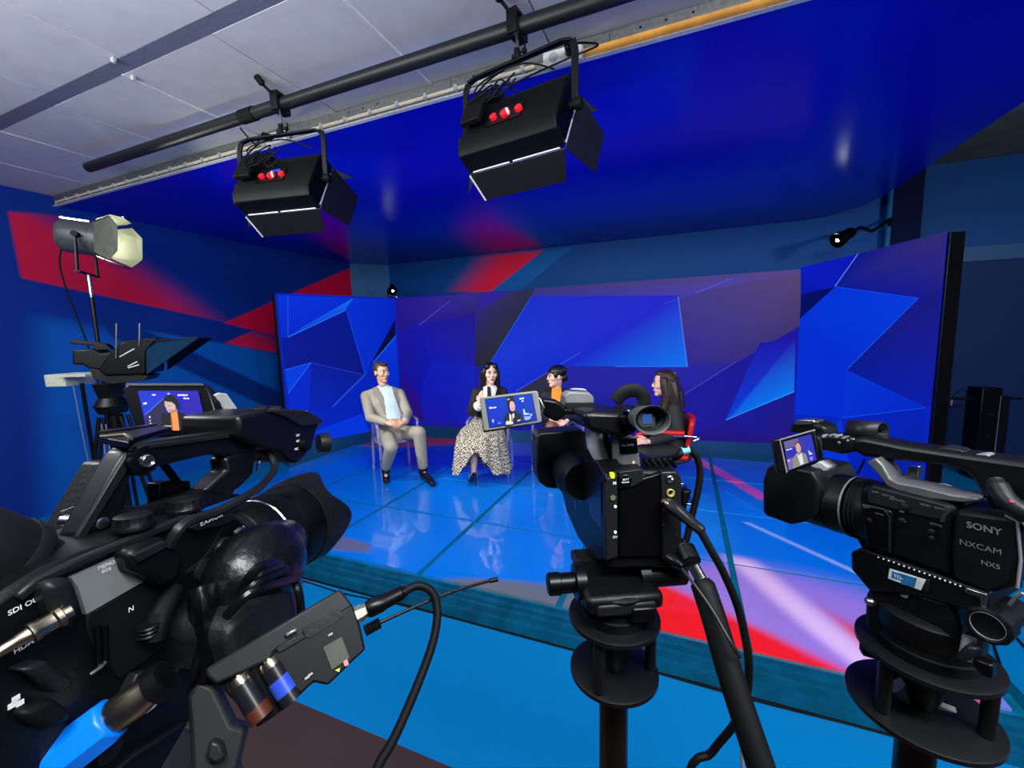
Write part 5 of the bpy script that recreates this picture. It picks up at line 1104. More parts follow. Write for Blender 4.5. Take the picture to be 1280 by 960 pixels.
# screen on its arm
pl = Pl(at(600, 497, .5), at(670.5, 488, .49), at(676, 527, .487))
lcd = plate(MF, pl, [(599.4, 496.8), (670.5, 488.2), (672, 490), (676.8, 527), (675, 528.5), (605.5, 539.6), (604, 537)], 0, .009).build('screen_housing', mat('screen_bezel_grey', (124, 128, 122), .4), mc, bevel=.0015)
plate(MF, pl, [(599.4, 496.8), (604, 540), (607, 540.5), (677, 529), (676.8, 527), (605.5, 539.6), (601, 498)], -.002, .012).build('screen_back', BLK2, lcd, bevel=.001)
plate(MF, pl, [(606, 498.8), (665, 491.8), (671.7, 525.6), (611.7, 535.1)], .0003, .001).build('screen_border', BLK2, lcd)
Z5 = lambda *p: zz(590, 480, .078125, p)
picture('screen_picture', pl, MF, [
    (Z5((212, 250), (955, 158), (1040, 580), (285, 695)), [(0, 62, 215), (0, 70, 215), (20, 60, 180), (0, 48, 205)]),
    (Z5((540, 210), (660, 195), (690, 300), (560, 330)), (44, 44, 50)), (Z5((560, 240), (600, 230), (605, 255), (565, 262)), (170, 180, 200)),
    (Z5((560, 300), (600, 262), (670, 265), (690, 340), (690, 440), (720, 480), (600, 470), (590, 440)), (34, 30, 36)),
    (Z5((605, 290), (635, 270), (668, 290), (690, 350), (685, 420), (650, 438), (615, 420), (600, 350)), (240, 196, 190)),
    (Z5((632, 395), (668, 385), (666, 402), (640, 412)), (205, 120, 120)),
    (Z5((545, 470), (600, 455), (720, 450), (790, 500), (810, 600), (540, 650), (510, 560)), (34, 40, 40)),
    (Z5((595, 468), (625, 500), (672, 462), (680, 520), (655, 560), (655, 640), (605, 648)), (240, 242, 245)), (Z5((630, 495), (645, 495), (652, 600), (632, 605)), (30, 32, 36)),
    (Z5((540, 605), (575, 585), (595, 600), (660, 620), (655, 640), (545, 655)), (235, 232, 225)), (Z5((722, 580), (775, 565), (780, 582), (728, 598)), (240, 235, 225)),
    (Z5((815, 410), (835, 395), (855, 460), (920, 470), (915, 488), (830, 498)), (205, 228, 255)), (Z5((830, 520), (940, 510), (945, 545), (900, 575), (845, 578)), (165, 190, 245)), (Z5((925, 480), (960, 474), (965, 505), (935, 510)), (190, 210, 250)),
    (Z5((320, 570), (348, 566), (350, 585), (322, 590)), (220, 232, 250)), (Z5((325, 598), (350, 594), (352, 612), (328, 618)), (220, 232, 250)), (Z5((412, 620), (460, 612), (462, 632), (416, 640)), (110, 160, 245)),
], screenmat(), lcd)
ontext('300 min', pl, MF, 611.5, 511, 623, 509.6, 611, 505, .0019, lcd); ontext('10:09', pl, MF, 649, 499.5, 661, 498, 648.5, 494, .0019, lcd); ontext('70', pl, MF, 652, 502.5, 660, 501.5, 651.5, 497, .0017, lcd)
m = plate(MF, pl, [(671, 496), (676, 498), (681, 510), (678, 519), (673, 508)], -.003, .008).build('chrome_hinge', STL, lcd, bevel=.001)
rear([(676, 498), (696, 500), (708, 508), (708, 520), (696, 528), (680, 520)], .06, .035).build('screen_arm', BLK2, mc, bevel=.004)
# plug with cable, black loop cable, small lead
p0 = MF.Sx(829, 627, -.012); p1 = MF.w(p0)
cf = Fr(p1, (1, 0, 0)); vc = thing('video_cable', 'thick black cable from the ribbed plug in the back of the middle camcorder', 'cable', cf)
Q = [cf.l(at(px, py, d)) for px, py, d in ((829, 627, .492), (838, 631, .483), (874, 661, .455), (890, 690, .45), (904, 715, .45), (921, 755, .45), (931, 795, .45), (936, 830, .45), (933, 870, .46), (918, 905, .47), (890, 940, .48), (850, 1000, .49))]; e_ = at(850, 1000, .49); Q += [cf.l((e_.x-.05, e_.y+.03, .7)), cf.l((e_.x-.06, e_.y+.05, .04)), cf.l((e_.x-.3, e_.y+.1, .006))]
MB().lathe(Q[0], Q[1]-Q[0], [(0, .004), (.006, .004), (.0065, .0065), (.012, .0065)], 18).build('plug_ring', BRS, vc)
MB().lathe(Q[1], Q[2]-Q[1], [(0, .0066), (.004, .0075), (.012, .0075), (.014, .0068), (.036, .0058), (.042, .0058), (.044, .0045)], 18, fn=rib(12, .04)).build('ribbed_boot', DRK, vc)
MB().tube(spline(Q[2:], 6), .0042, 10).build('cable_run', RUB, vc)
lpts = ((846, 571, .52), (853, 563, .52), (861, 562, .52), (871, 572, .52), (875, 590, .52), (872, 615, .52), (864, 648, .52), (858, 674, .52), (853, 677, .52))
cf = Fr(at(*lpts[0]), (1, 0, 0)); lc2 = thing('loop_cable', 'black cable looping beside the middle camcorder, light blue tape at its top', 'cable', cf)
Q = [cf.l(at(*p)) for p in lpts]; Q.insert(0, Q[0]+V((-.02, .02, -.012)))
MB().tube(spline(Q, 6), .0042, 10).build('cable_run', RUB, lc2)
MB().cyl(cf.l(at(852, 564, .52)), cf.l(at(861, 562, .52)), .0049).build('blue_tape', mat('pale_blue_tape', (110, 200, 225), .5), lc2)
# ---- its tripod: fluid head, two discs with posts, column, pan handle
def spider(axis, zd1, zd2, R1, R2, lab, extra):
    fr = base_fr((axis.x, axis.y, 0)); o = thing('tripod', lab, 'tripod', fr)
    TB = mat('tripod_metal', (11, 12, 13), .4, spec=.35)
    MB().lathe((0, 0, zd1), (0, 0, 1), [(-.003, R1-.002), (-.002, R1), (.003, R1), (.004, R1-.002), (.004, R1*.6)], 48).build('upper_disc', TB, o)
    MB().lathe((0, 0, zd2), (0, 0, 1), [(-.003, R2-.002), (-.002, R2), (.003, R2), (.004, R2-.002), (.0042, 0)], 48).build('lower_disc', TB, o)
    for k in range(3):
        a = extra['post']+k*2*PI/3; MB().cyl((R1*.82*math.cos(a), R1*.82*math.sin(a), zd2), (R1*.82*math.cos(a), R1*.82*math.sin(a), zd1), .007).build('disc_post', TB, o)
    MB().lathe((0, 0, zd2), (0, 0, 1), [(.004, .012), (.02, .018), (.05, .02), (zd1-zd2, .022)], 20).build('bowl_clamp', TB, o)
    MB().lathe((0, 0, zd1+.004), (0, 0, 1), [(0, R1*.72), (.012, R1*.74), (.013, R1*.7), (.02, R1*.68), (.021, R1*.5)], 36).build('bowl_ring', BLK, o)
    tripod(fr, o, zd2-.003, .0185, mat('bronze_column', (30, 25, 24), .3, .6))
    return fr, o
ax_ = at(767, 840, .535); zd2 = ax_.z+.004; zd1 = at(767, 776, .535).z+.013
fr, to2 = spider(ax_, zd1, zd2, .056, .055, 'black tripod with two discs under the middle camcorder, thick pan handle slanting down', {'post': .3})
SM = lambda px, py, d: fr.l(at(px, py, d))
hz = zd1+.024
MB().lathe((0, 0, hz), (0, 0, 1), [(0, .034), (.006, .043), (.024, .046), (.028, .04)], 28).build('pan_base', BLK, to2)
zp = MF.w(X(800, 716, .03)).z; zb_ = (hz+.028+zp)/2
dd = MF.x; rd_ = V((MF.y.x, MF.y.y, 0)); fd_ = V((dd.x, dd.y, 0)).normalized(); RM = Matrix((fd_, rd_.normalized(), V((0, 0, 1)))).transposed()
MB().box((0, 0, zb_-.006), (.085, .092, max(.02, zp-hz-.03)), RM).build('tilt_block', BLK, to2, bevel=.006)
MB().box(V((0, 0, zp-.008))+fd_*.02, (.13, .07, .014), RM).build('camera_plate', DRK, to2, bevel=.003)
MB().lathe(V((0, 0, zb_))+rd_*.038, rd_, [(0, .02), (.012, .021), (.013, .012), (.03, .012), (.031, .0135), (.044, .0135), (.046, .011)], 24).build('tilt_knob', BLK2, to2)
MB().lathe(V((0, 0, zb_))-rd_*.03, -rd_, [(0, .02), (.012, .021), (.013, .014), (.06, .014), (.062, .012)], 24).build('tilt_lock', BLK, to2)
MB().ball(V((0, 0, hz+.012))-fd_*.042-rd_*.014, .0045, 10).build('spirit_level', mat('level_clear', (120, 124, 110), .2), to2)
MB().box(V((0, 0, hz+.008))-fd_*.042-rd_*.02, (.012, .03, .018), RM).build('brake_lever', BLK2, to2, bevel=.003)
ph = [SM(858, 688, .47), SM(866, 706, .455), SM(876, 724, .45), SM(893, 775, .43), (SM(912, 840, .41)), SM(935, 910, .39), SM(962, 990, .37)]
MB().lathe(ph[0]-(ph[1]-ph[0])*.2, ph[1]-ph[0], [(0, .009), (.001, .0105), (.018, .0105), (.019, .009)], 20).build('handle_clamp', BLK, to2)
MB().cyl(ph[1], ph[2], .0065).build('handle_rod', STL, to2)
MB().tube(spline(ph[2:], 5), [.0085]+[.0125]*19+[.0125], 16).build('pan_handle', RUB, to2)
MB().cyl(V((0, 0, zb_))-rd_*.085, ph[0], .009).build('handle_arm', BLK, to2)
q = [SM(px, py, d) for px, py, d in ((836, 696, .47), (846, 703, .46), (866, 728, .44), (890, 762, .42), (912, 800, .40), (926, 822, .395))]
MB().lathe(q[0], q[1]-q[0], [(0, .006), (.008, .007), (.014, .0055), (.02, .003)], 12).build('remote_plug', BLK2, to2)
MB().tube(spline(q[1:], 6), .0017, 8).build('remote_lead', DRK, to2)
q = [SM(px, py, d) for px, py, d in ((938, 905, .45), (929, 930, .45), (928, 955, .45), (932, 1000, .45))]
MB().tube(spline(q, 6), .0018, 8).build('remote_lead', GRY, to2)

# ---------------------------------------------------------------- right camcorder (seen from its left side)
RF = Fr(at(1100, 640, .5), at(485, 490, 4.9)-at(1100, 640, .5))
S = RF.S; YL = .04
rc = thing('camcorder', 'black camcorder with three lines of pale lettering, small flip screen showing the man', 'camera', RF, 'studio camcorders')
def ls(pts, y, dy, m=None): return (m or MB()).prism([S(px, py, y) for px, py in pts], (0, -dy, 0))
# battery cover / tape side with lettering
ls([(1192, 640), (1198, 638), (1268, 648), (1275, 658), (1277, 700), (1266, 734), (1240, 742), (1190, 722), (1188, 690)], YL, .08).build('body', mat('body_black', (7, 8, 9), .5, spec=.25), rc, bevel=.004)
ls([(1074, 612), (1086, 606), (1188, 632), (1192, 640), (1190, 722), (1130, 700), (1088, 690), (1072, 650)], YL-.004, .07).build('front_body', BLK, rc, bevel=.005)
ls([(1084, 613), (1090, 608), (1182, 632), (1187, 640), (1184, 652), (1142, 643), (1084, 628)], YL-.002, .004).build('control_panel', mat('control_grey', (22, 23, 23), .45, spec=.35), rc, bevel=.001)
ls([(1076, 632), (1082, 630), (1112, 638), (1116, 644), (1114, 690), (1082, 684)], YL+.001, .006).build('audio_panel', BLK2, rc, bevel=.002)
MB().tube([S(1178, 652, YL), S(1182, 642, YL), S(1192, 634, YL)], .0022, 8).build('chrome_trim', STL, rc)
MB().tube([S(1112, 690, YL+.001), S(1112, 646, YL+.001), S(1105, 637, YL+.001), S(1078, 631, YL+.001)], .0012, 6).build('panel_trim', DRK, rc)
MB().tube([S(1272, 735, YL), S(1276, 700, YL), S(1272, 652, YL), S(1256, 644, YL)], .0012, 6).build('panel_trim', GRY, rc)
XD = (-1, 0, 0)
def RT_(t, px, py, h, b=.01): text_on(t, S(px, py, YL+.0004), XD, (0, 0, 1), h, mat('print_light', (105, 107, 106), .5), rc, 'lettering', b)
RT_('SONY', 1208, 659, .0062, .02); RT_('NXCAM', 1199, 680, .0056, 0); RT_('NX5', 1226, 705, .0046)
for t, px, py, h in (('GAIN', 1090, 615, .002), ('WHT BAL', 1102, 619, .002), ('ND FILTER', 1112, 624, .002), ('IRIS', 1124, 640, .002), ('AUTO', 1078, 634, .0018), ('MENU', 1150, 631, .0022), ('STATUS', 1163, 655, .0018), ('FOCUS', 1094, 642, .0018), ('CH1', 1126, 652, .0018), ('DISPLAY', 1168, 635, .0017)):
    text_on(t, S(px, py, YL+.0014), XD, (0, 0, 1), h, mat('print_light', (0, 0, 0)), rc, 'lettering', .01)
for px, py, r in ((1131, 633, 4), (1165, 664, 3), (1128, 650, 3), (1165, 672, 2.4), (1088, 650, 3)):
    c = S(px, py, YL-.001); q = rp(RF, c, r); MB().lathe(c, (0, 1, 0), [(0, q), (.0025, q), (.003, q*.7), (.003, 0)], 16).build('control_button', DRK, rc)
# barrel and hood
lx = S(1085, 625, 0).x; bz = S(1085, 630, 0).z; fx = S(985, 618, 0).x
rc0 = RF.S(1085, 632, .0); hz_ = RF.S(985, 617, .0).z; xa_, xb_ = rc0.x-.02, RF.S(1010, 620, 0).x
Lb = xb_-xa_
o_ = V((xa_, 0, (rc0.z+hz_)/2)); RB = .037
MB().lathe(o_, (1, 0, 0), [(0, RB), (Lb*.22, RB), (Lb*.23, RB*.94), (Lb*.3, RB*.94)], 36).build('lens_base', BLK, rc)
for k in range(3): MB().lathe(o_, (1, 0, 0), [(Lb*(.2+k*.05)-.001, RB*.98), (Lb*(.2+k*.05), RB*1.03), (Lb*(.2+k*.05)+.0015, RB*.98)], 40).build('barrel_ring', DRK, rc)
MB().lathe(o_, (1, 0, 0), [(Lb*.34, RB*.93), (Lb*.345, RB*1.02), (Lb*.37, RB*1.02), (Lb*.375, RB), (Lb*.58, RB), (Lb*.59, RB*.92)], 90, fn=lambda t, q, a: (t, q*(1+(.012*math.cos(45*a) if Lb*.375 < t < Lb*.585 else 0)))).build('focus_ring', BLK, rc)
MB().lathe(o_, (1, 0, 0), [(Lb*.345, RB*1.021), (Lb*.36, RB*1.03), (Lb*.37, RB*1.021)], 48).build('grey_ring', GRY, rc)
MB().lathe(o_, (1, 0, 0), [(Lb*.6, RB*.9), (Lb*.61, RB*.98), (Lb*.85, RB*.98), (Lb*1.02, RB*.95)], 90, fn=lambda t, q, a: (t, q*(1+(.012*math.cos(40*a) if Lb*.605 < t < Lb*.9 else 0)))).build('zoom_ring', BLK, rc)
text_on('20', o_+V((Lb*.66, RB*.93, RB*.38)), XD, (0, -.5, 1), .0045, WHT, rc, 'lettering', .01)
ls([(953, 600), (958, 585), (966, 579), (1014, 589), (1022, 604), (1021, 640), (1008, 652), (988, 656), (957, 645), (953, 640)], .042, .084).build('lens_hood', mat('hood_black', (0, 0, 0)), rc, bevel=.008, seg=3)
# top handle
hy = .016
h = MB()
for pts in ([(1062, 547), (1080, 546), (1130, 556), (1200, 566), (1290, 578), (1340, 590), (1340, 650), (1240, 640), (1215, 600), (1205, 590), (1180, 582), (1120, 576), (1080, 572), (1060, 562)],): ls(pts, hy, .032, h)
hd = h.build('handle', mat('handle_black', (0, 0, 0)), rc, bevel=.006, seg=3)
ls([(1083, 578), (1094, 572), (1103, 582), (1112, 598), (1122, 603), (1150, 608), (1190, 618), (1220, 622), (1222, 627), (1205, 629), (1160, 624), (1120, 613), (1108, 608), (1096, 592)], hy+.012, .03).build('grey_handle_rail', mat('rail_satin', (92, 94, 95), .35, .3), rc, bevel=.003)
ls([(1150, 606), (1172, 608), (1182, 612), (1178, 616), (1150, 611)], .0, .02).build('rail_button', LGR, rc, bevel=.002)
ls([(1130, 602), (1135, 583), (1148, 583), (1146, 602)], -.02, .012).build('far_strap_ring', STL, rc, bevel=.001)
m = MB().tube([RF.Sz(1068, 549, S(1100, 548, hy).z+.001), RF.Sz(1180, 562, S(1100, 548, hy).z+.001)], .002, 8)
ls([(1168, 561), (1180, 558), (1198, 562), (1206, 566), (1190, 567), (1172, 565)], hy-.004, .02).build('zoom_rocker', DRK, rc, bevel=.002)
ls([(1218, 568), (1232, 567), (1240, 572), (1224, 573)], hy-.004, .014).build('record_lever', GRY, rc, bevel=.001)
ls([(1012, 546), (1020, 543), (1048, 544), (1066, 547), (1064, 566), (1050, 568), (1022, 562)], hy+.004, .03).build('handle_front', BLK, rc, bevel=.004)
for k, (px, py) in enumerate(((1030, 546), (1038, 545), (1046, 546), (1054, 548), (1050, 553), (1060, 551))):
    c = S(px, py, hy+.002); MB().limb(c, c+V((-.004, -.002, .002)), .003, .0022, 8).build('playback_button', STL if k % 2 else GRY, rc)
# microphone holder (open ring) and shoe at the front
a, b = S(1064, 537, .0), S(1104, 540, -.004)
rows = []
for t in range(2):
    c = (a, b)[t]; rows.append([c+V((0, .0135*math.cos(q_), .0125*math.sin(q_))) for q_ in [(-.25*PI+k*1.5*PI/16) for k in range(17)]])
MB().grid(rows).build('microphone_holder', DRK, rc, smooth=60).modifiers.new('s', 'SOLIDIFY').thickness = .003
ls([(1066, 546), (1100, 550), (1098, 556), (1070, 552)], .012, .022).build('holder_base', BLK, rc, bevel=.001)
ls([(988, 530), (996, 525), (1014, 525), (1019, 529), (1030, 533), (1034, 546), (1016, 548), (986, 540)], -.005, .03).build('microphone_front', BLK, rc, bevel=.004)
ls([(991, 528), (998, 524.5), (1016, 525), (1019, 528.5), (1012, 531), (994, 531)], -.003, .022).build('accessory_shoe', STL, rc, bevel=.001)
# flip screen
pl = Pl(at(974, 550, .5), at(1019, 537, .49), at(1025.6, 576, .485))
lcd = plate(RF, pl, [(966, 549), (974, 549), (1019, 536.8), (1025.6, 576), (1020, 580), (983.4, 592), (972, 590)], 0, .01).build('screen_housing', BLK2, rc, bevel=.0015)
plate(RF, pl, [(974, 549), (1019, 536.6), (1020, 538), (976, 550.5), (985, 590), (983, 592)], .0006, .002).build('screen_edging', GRY, lcd, bevel=.0005)
Z6 = lambda *p: zz(960, 520, .078125, p)
picture('screen_picture', pl, RF, [
    (Z6((245, 415), (690, 290), (778, 700), (332, 870)), [(60, 52, 130), (14, 36, 200), (30, 40, 185), (80, 60, 150)]),
    (Z6((250, 415), (480, 350), (490, 480), (285, 520)), (104, 92, 150)), (Z6((290, 520), (460, 490), (440, 640), (310, 690)), (22, 34, 180)), (Z6((300, 690), (400, 665), (420, 830), (332, 870)), (120, 100, 180)),
    (Z6((430, 440), (470, 405), (510, 430), (520, 490), (455, 480)), (60, 46, 44)), (Z6((440, 470), (470, 425), (505, 450), (528, 510), (522, 570), (490, 592), (455, 560)), (222, 166, 140)),
    (Z6((395, 680), (450, 600), (540, 580), (610, 610), (650, 745), (395, 845)), (140, 138, 124)), (Z6((460, 600), (490, 630), (540, 590), (575, 760), (520, 785)), (222, 228, 236)),
    (Z6((640, 540), (665, 570), (720, 605), (660, 625)), (205, 220, 255)), (Z6((660, 660), (715, 645), (720, 700), (680, 720)), (130, 130, 245)),
    (Z6((290, 535), (385, 515), (388, 530), (295, 556)), (225, 225, 240)), (Z6((310, 705), (350, 700), (352, 730), (315, 735)), (200, 190, 235)),
], screenmat(), lcd)
plate(RF, pl, [(1020, 545), (1028, 548), (1030, 572), (1026, 574)], -.008, .02).build('screen_hinge', BLK, rc, bevel=.002)
ls([(1012, 583), (1024, 576), (1036, 584), (1032, 590), (1018, 590)], .02, .02).build('hinge_catch', LGR, rc, bevel=.002)
MB().cyl(S(1081, 574, 0), S(1072, 592, 0), .0012).build('strap_cord', BLK, rc)
# rear plug and leads on the right
MB().tube(spline([S(1244, 600, .03), S(1250, 612, .035), S(1262, 628, .04), S(1290, 645, .04), S(1330, 660, .03)], 5), [.006]*3+[.0075]*12+[.007]*6, 12).build('audio_plug', DRK, rc)
MB().ball(S(1264, 627, .0475), .0016, 8).build('red_dot', mat('red_print', (210, 60, 70), .4), rc)
for py in (630, 642, 655): MB().limb(S(1272, py, .03), S(1290, py+4, .03), .0045, .004, 8).build('chrome_socket', STL, rc)
m = MB().tube(spline([S(1262, 756, .03), S(1278, 742, .035), S(1300, 760, .03)], 5), .0016, 6); m.build('loose_lead', GRY, rc)
ls([(1066, 640), (1088, 690), (1080, 690), (1062, 660), (1040, 662), (1046, 656)], .02, .03).build('lens_foot', BLK, rc, bevel=.002)
# ---- its tripod
ax_ = RF.w(RF.S(1148, 895, 0)); dA = (ax_-CAM).dot(FW); zd2 = ax_.z+.012; zd1 = at(1148, 836, dA).z+.028
fr, to3 = spider(ax_, zd1, zd2, 67*dA/FPX, 73*dA/FPX, 'black tripod with two discs and a worn blue sticker, under the camcorder with pale lettering', {'post': -.5})
SM = lambda px, py, d: fr.l(at(px, py, d))
fd_ = V((RF.x.x, RF.x.y, 0)).normalized(); rd_ = V((RF.y.x, RF.y.y, 0)).normalized(); RM = Matrix((fd_, rd_, V((0, 0, 1)))).transposed()
TF = Fr(fr.w((0, 0, zd1)), RF.x)
def tl(pts, y, dy): return MB().prism([fr.l(TF.w(TF.S(px, py, y))) for px, py in pts], fr.I.to_3x3() @ (TF.y*-dy))
hz = zd1+.02
MB().lathe((0, 0, hz), (0, 0, 1), [(0, .04), (.01, .046), (.03, .046), (.034, .04)], 32).build('pan_base', BLK, to3)
tl([(1080, 745), (1086, 732), (1130, 735), (1190, 752), (1200, 790), (1192, 826), (1165, 838), (1120, 832), (1092, 812), (1079, 778)], .034, .066).build('tilt_drum', BLK, to3, bevel=.006)
tl([(1063, 691), (1075, 685), (1235, 741), (1236, 761), (1215, 764), (1150, 746), (1086, 738), (1064, 712)], .038, .076).build('sliding_plate', BLK, to3, bevel=.002)
m = MB()
for k in range(17): m.ball(fr.l(TF.w(TF.S(1098+k*6.4, 696.5+k*2.25, .0385))), .0009, 6)
m.build('scale_dots', WHT, to3, kind='stuff')
tl([(1206, 734), (1233, 743), (1232, 762), (1226, 763), (1225, 748), (1206, 741)], .04, .004).build('chrome_guide', STL, to3, bevel=.0008)
tl([(1112, 711), (1157, 725), (1151, 738), (1110, 723)], .0392, .001).build('sticker', mat('worn_white_sticker', (198, 205, 205), .5, noise=.3, scale=60), to3, 'worn white sticker')
tl([(1115, 714), (1146, 723), (1143, 734), (1126, 730), (1126, 726), (1114, 722)], .0395, .0006).build('sticker_print', mat('sticker_blue', (24, 92, 140), .5, noise=.4, scale=120), to3)
o_ = fr.l(TF.w(TF.S(1117, 721, .0398))); text_on('TO-', o_, fr.I.to_3x3() @ -TF.x, (0, 0, 1), .0035, WHT, to3, 'lettering', .01)
tl([(1157, 726), (1162, 724), (1160, 741), (1153, 739)], .04, .004).build('plate_stop', DRK, to3, bevel=.001)
tl([(1124, 742), (1131, 738), (1137, 744), (1134, 749), (1126, 746)], .036, .004).build('level_window', GRY, to3, bevel=.001)
for a_, b_ in (((1112, 769), (1142, 793)), ((1119, 769), (1150, 792))): MB().cyl(fr.l(TF.w(TF.S(*a_, .0345))), fr.l(TF.w(TF.S(*b_, .0345))), .0008, n=6).build('scale_line', GRY, to3)
c = fr.l(TF.w(TF.S(1088, 752, .034))); MB().ball(c, (.006, .006, .005), 12).build('chrome_cap', STL, to3)
c = fr.l(TF.w(TF.S(1238, 780, .036))); MB().lathe(c, rd_, [(-.05, .012), (-.01, .014), (-.008, .0165), (.006, .0165), (.007, .014), (.005, .010), (.005, 0)], 40, fn=lambda t, q, a: (t, q*(1+(.03*math.cos(30*a) if q > .0155 else 0)))).build('tension_dial', BLK, to3)
MB().lathe(c, rd_, [(.0055, .0125), (.0068, .012), (.0055, .0115)], 30, cap=False).build('silver_ring', GRY, to3)
q0, q1 = fr.l(TF.w(TF.S(1212, 796, .03))), fr.l(TF.w(TF.S(1206, 824, .036)))
MB().cyl(q0, q1, .005).build('clamp_bolt', GRY, to3)
tl([(1192, 820), (1207, 806), (1222, 812), (1212, 826), (1200, 830)], .045, .012).build('brake_lever', DRK, to3, bevel=.003)
tl([(1216, 822), (1240, 832), (1240, 850), (1228, 846), (1216, 834)], .04, .012).build('pan_lever', BLK2, to3, bevel=.002)
for k in (0, 1):
    q0 = fr.l(TF.w(TF.S(1094, 808+k*4, .03-.05*k))); MB().lathe(q0, fd_*.8+rd_*.4, [(-.014, .008), (0, .011), (.011, .012), (.014, .009)], 20).build('bowl_knob', BLK, to3)
MB().tube([SM(1122, 856, dA), SM(1150, 880, dA), SM(1190, 896, dA-.01)], .006, 8, flat=2).build('grey_strap', GRY, to3)

# ================================================================ BACKGROUND EQUIPMENT
# prompter camera by the mural wall
d0 = 2.6
pf = Fr(at(150, 450, d0), at(300, 455, d0+.25)-at(150, 450, d0)); S = pf.S
po = thing('prompter_camera', 'black studio camera with wide prompter hood and two silver aerials by the mural wall', 'camera', pf)
MB().prism([S(px, py, -.1) for px, py in ((90, 437), (116, 436), (125, 442), (150, 438), (168, 447), (168, 466), (110, 461), (104, 456), (90, 456))], (0, .16, 0)).build('camera_body', BLK, po, bevel=.01)
MB().prism([S(px, py, -.06) for px, py in ((87, 425), (120, 428), (132, 430), (140, 437), (118, 438), (116, 432), (87, 430))], (0, .06, 0)).build('top_handle', BLK, po, bevel=.004)
MB().prism([S(px, py, -.14) for px, py in ((138, 440), (152, 427), (196, 422), (183, 440), (183, 468), (130, 470), (122, 462))], (0, .3, 0)).build('prompter_box', BLK2, po, bevel=.01)
for a_, b_ in (((160, 458), (172, 452)), ((160, 460), (174, 456)), ((150, 446), (168, 436))): MB().cyl(S(*a_, -.143), S(*b_, -.143), .004, n=6).build('bright_edge', LGR, po)
HC = mat('prompter_hood_cloth', (8, 40, 66), .85, spec=.1)
a_, b_, c_, e_ = S(183, 440, -.14), S(198, 424, -.14), S(247, 423, -.2), S(183, 468, -.14)
oo = V((0, .34, 0))
MB().prism([S(183, 468, -.14), S(183, 438, -.14), S(199, 424, -.14), S(247, 423, -.17)], (0, .006, 0)).build('hood_side', HC, po)
MB().prism([S(183, 468, -.14)+oo, S(183, 438, -.14)+oo, S(199, 424, -.14)+oo, S(247, 423, -.17)+oo], (0, .006, 0)).build('hood_side', HC, po)
MB().prism([S(150, 428, -.14), S(247, 422.5, -.17), S(247, 422.5, -.17)+oo, S(150, 428, -.14)+oo], (0, 0, .006)).build('hood_top', BLK2, po)
for px in (145, 174): MB().cyl(S(px, 432 if px == 174 else 448, -.145), S(px+.5, 404, -.145), .0045, n=8).build('aerial', STL, po)
MB().prism([S(px, py, -.12) for px, py in ((112, 461), (186, 470), (180, 476), (140, 480), (116, 474))], (0, .2, 0)).build('mounting_rail', DRK, po, bevel=.003)
ff = base_fr((at(142, 520, d0+.08).x, at(142, 520, d0+.08).y, 0)); fo2 = thing('tripod', 'dim black tripod under the prompter camera by the mural wall', 'tripod', ff)
zt_ = at(142, 478, d0).z
MB().lathe((0, 0, zt_-.2), (0, 0, 1), [(0, .07), (.05, .09), (.1, .06), (.19, .08)], 20).build('fluid_head', BLK, fo2)
MB().cyl((0, 0, .5), (0, 0, zt_-.2), .03).build('centre_column', BLK, fo2)
for k in range(3):
    a = k*2*PI/3+.5
    for s in (-.03, .03): MB().cyl((.06*math.cos(a)-s*math.sin(a), .06*math.sin(a)+s*math.cos(a), zt_-.22), (.3*math.cos(a)-s*math.sin(a), .3*math.sin(a)+s*math.cos(a), .02), .011, n=8).build('leg', BLK2, fo2)
    MB().ball((.3*math.cos(a), .3*math.sin(a), .024), .024, 8).build('foot', RUB, fo2)
for dx in (.0, .05): MB().cyl((.06+dx, -.09, zt_-.25), (.07+dx*1.5, -.1, .75), .0035, n=6).build('steel_rod', GRY, fo2)
# white tray on a thin stand behind it
q = at(88, 474, 3.0); tf = base_fr((q.x, q.y, 0), .35); wt = thing('script_stand', 'small off-white tray on a thin stand behind the prompter camera', 'stand', tf)
MB().box((0, 0, q.z), (.15, .2, .085)).build('tray_box', mat('off_white_tray', (176, 182, 166), .6), wt, bevel=.004)
MB().box((.17, -.06, q.z+.035), (.2, .16, .02)).build('tray_top', mat('off_white_tray', (0, 0, 0)), wt, bevel=.002)
MB().cyl((.1, 0, .02), (.08, 0, q.z-.03), .012).build('stand_pole', BLK2, wt); MB().lathe((.1, 0, 0), (0, 0, 1), [(0, .16), (.012, .16), (.02, .03)], 24).build('stand_base', BLK2, wt)
MB().tube(spline([V((.13, -.1, q.z-.03)), V((.18, -.12, .9)), V((.26, -.13, .4)), V((.3, -.1, .01))], 6), .005, 6).build('white_lead', mat('white_lead', (70, 90, 130), .6), wt)
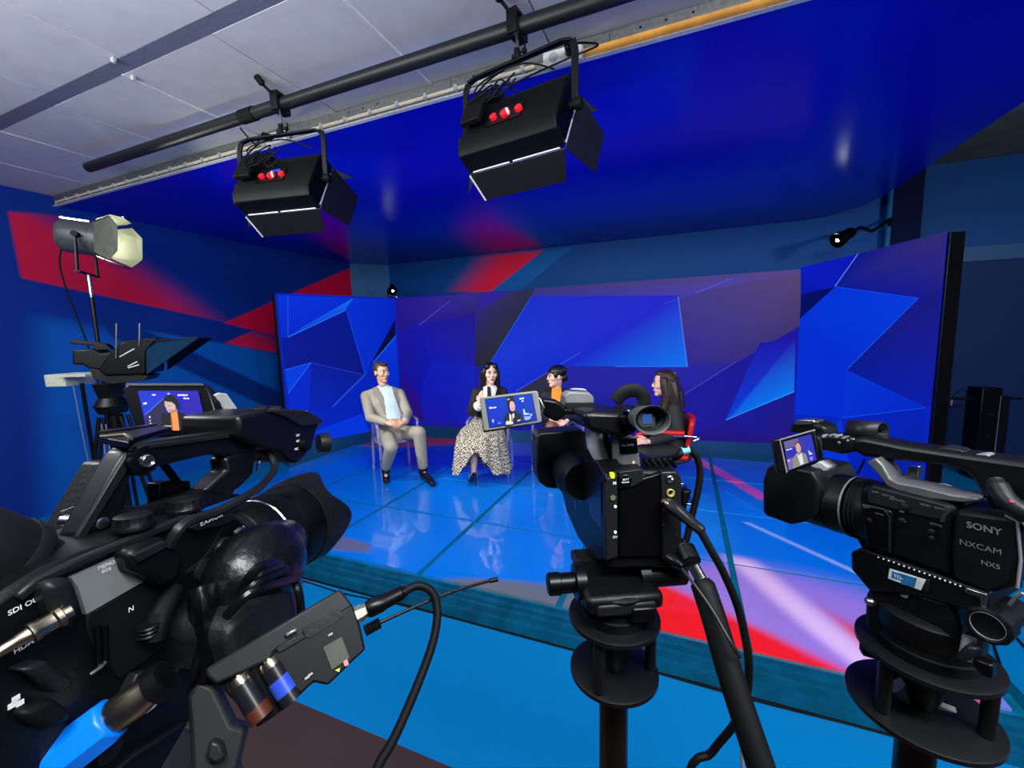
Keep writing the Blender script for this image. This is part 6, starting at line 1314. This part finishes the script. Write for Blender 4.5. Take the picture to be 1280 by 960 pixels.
# dark gear at the back right
q = at(1225, 540, 4.6); gf = base_fr((q.x, q.y, 0), math.radians(10)); go = thing('equipment_tower', 'tall dark equipment tower with cross arm behind the right camcorder', 'equipment', gf)
zq = lambda py: at(1225, py, 4.6).z
MB().box((0, 0, zq(483)/2), (.18, .2, zq(483))).build('tower_column', BLK2, go, bevel=.006)
MB().box((.17, .05, zq(494)/2), (.1, .16, zq(494))).build('side_column', BLK, go, bevel=.006)
MB().cyl((.07, -.105, .1), (.07, -.105, zq(492)), .008).build('steel_tube', STL, go)
MB().cyl((-.42, 0, zq(498)), (.34, 0, zq(497)), .014).build('cross_arm', BLK, go)
MB().cyl((-.36, 0, zq(500)), (-.35, 0, zq(472)), .011).cyl((-.35, 0, zq(472)), (-.33, 0, zq(461)), .005).build('silver_rod', STL, go)
MB().limb((-.29, 0, zq(500)), (-.29, 0, zq(506)), .012, .008).build('arm_clip', GRY, go)
for k in range(3): MB().box((0, -.101, zq(515+k*28)), (.05, .004, .012)).build('tower_slot', DRK, go)
MB().tube(spline([(-.3, 0, zq(498)), (-.24, -.03, zq(486)), (-.18, -.03, zq(490)), (-.2, -.02, zq(498))], 6), .004, 6).build('hanging_lead', BLK, go)
# cables along the stage edge on the blue floor
def floor_cable(pts, r, lab, m=RUB):
    P = [onz(px, py, r) for px, py in pts]
    for p in P:
        if p.x < 1.3: p.y = min(p.y, 2.04-r)
    f = base_fr((P[0].x, P[0].y, 0)); o = thing('floor_cable', lab, 'cable', f)
    MB().tube(spline([p-f.o for p in P], 8), r, 6).build('cable_run', m, o)
floor_cable([(330, 706), (376, 717), (430, 724), (520, 742), (600, 762), (690, 792), (760, 806), (840, 828), (960, 852), (1080, 884), (1200, 910), (1290, 935)], .006, 'long black cable running along the foot of the stage edge')
floor_cable([(320, 720), (376, 726), (430, 742), (500, 756), (620, 782), (700, 806), (790, 830), (880, 858), (960, 880), (1080, 897), (1180, 914), (1290, 948)], .0045, 'thin black cable curving over the blue floor a little off the stage edge')
floor_cable([(340, 722), (400, 728), (440, 732), (500, 746), (560, 760), (620, 772), (680, 786), (780, 813), (860, 833)], .0025, 'thin dark red cable on the blue floor beside the stage', mat('red_cable', (120, 30, 50), .5))
floor_cable([(1225, 742), (1260, 785), (1300, 830)], .006, 'short black cable on the blue floor right of the stage')
floor_cable([(1240, 800), (1258, 850), (1290, 905)], .006, 'black cable lying along the right side edging of the stage')
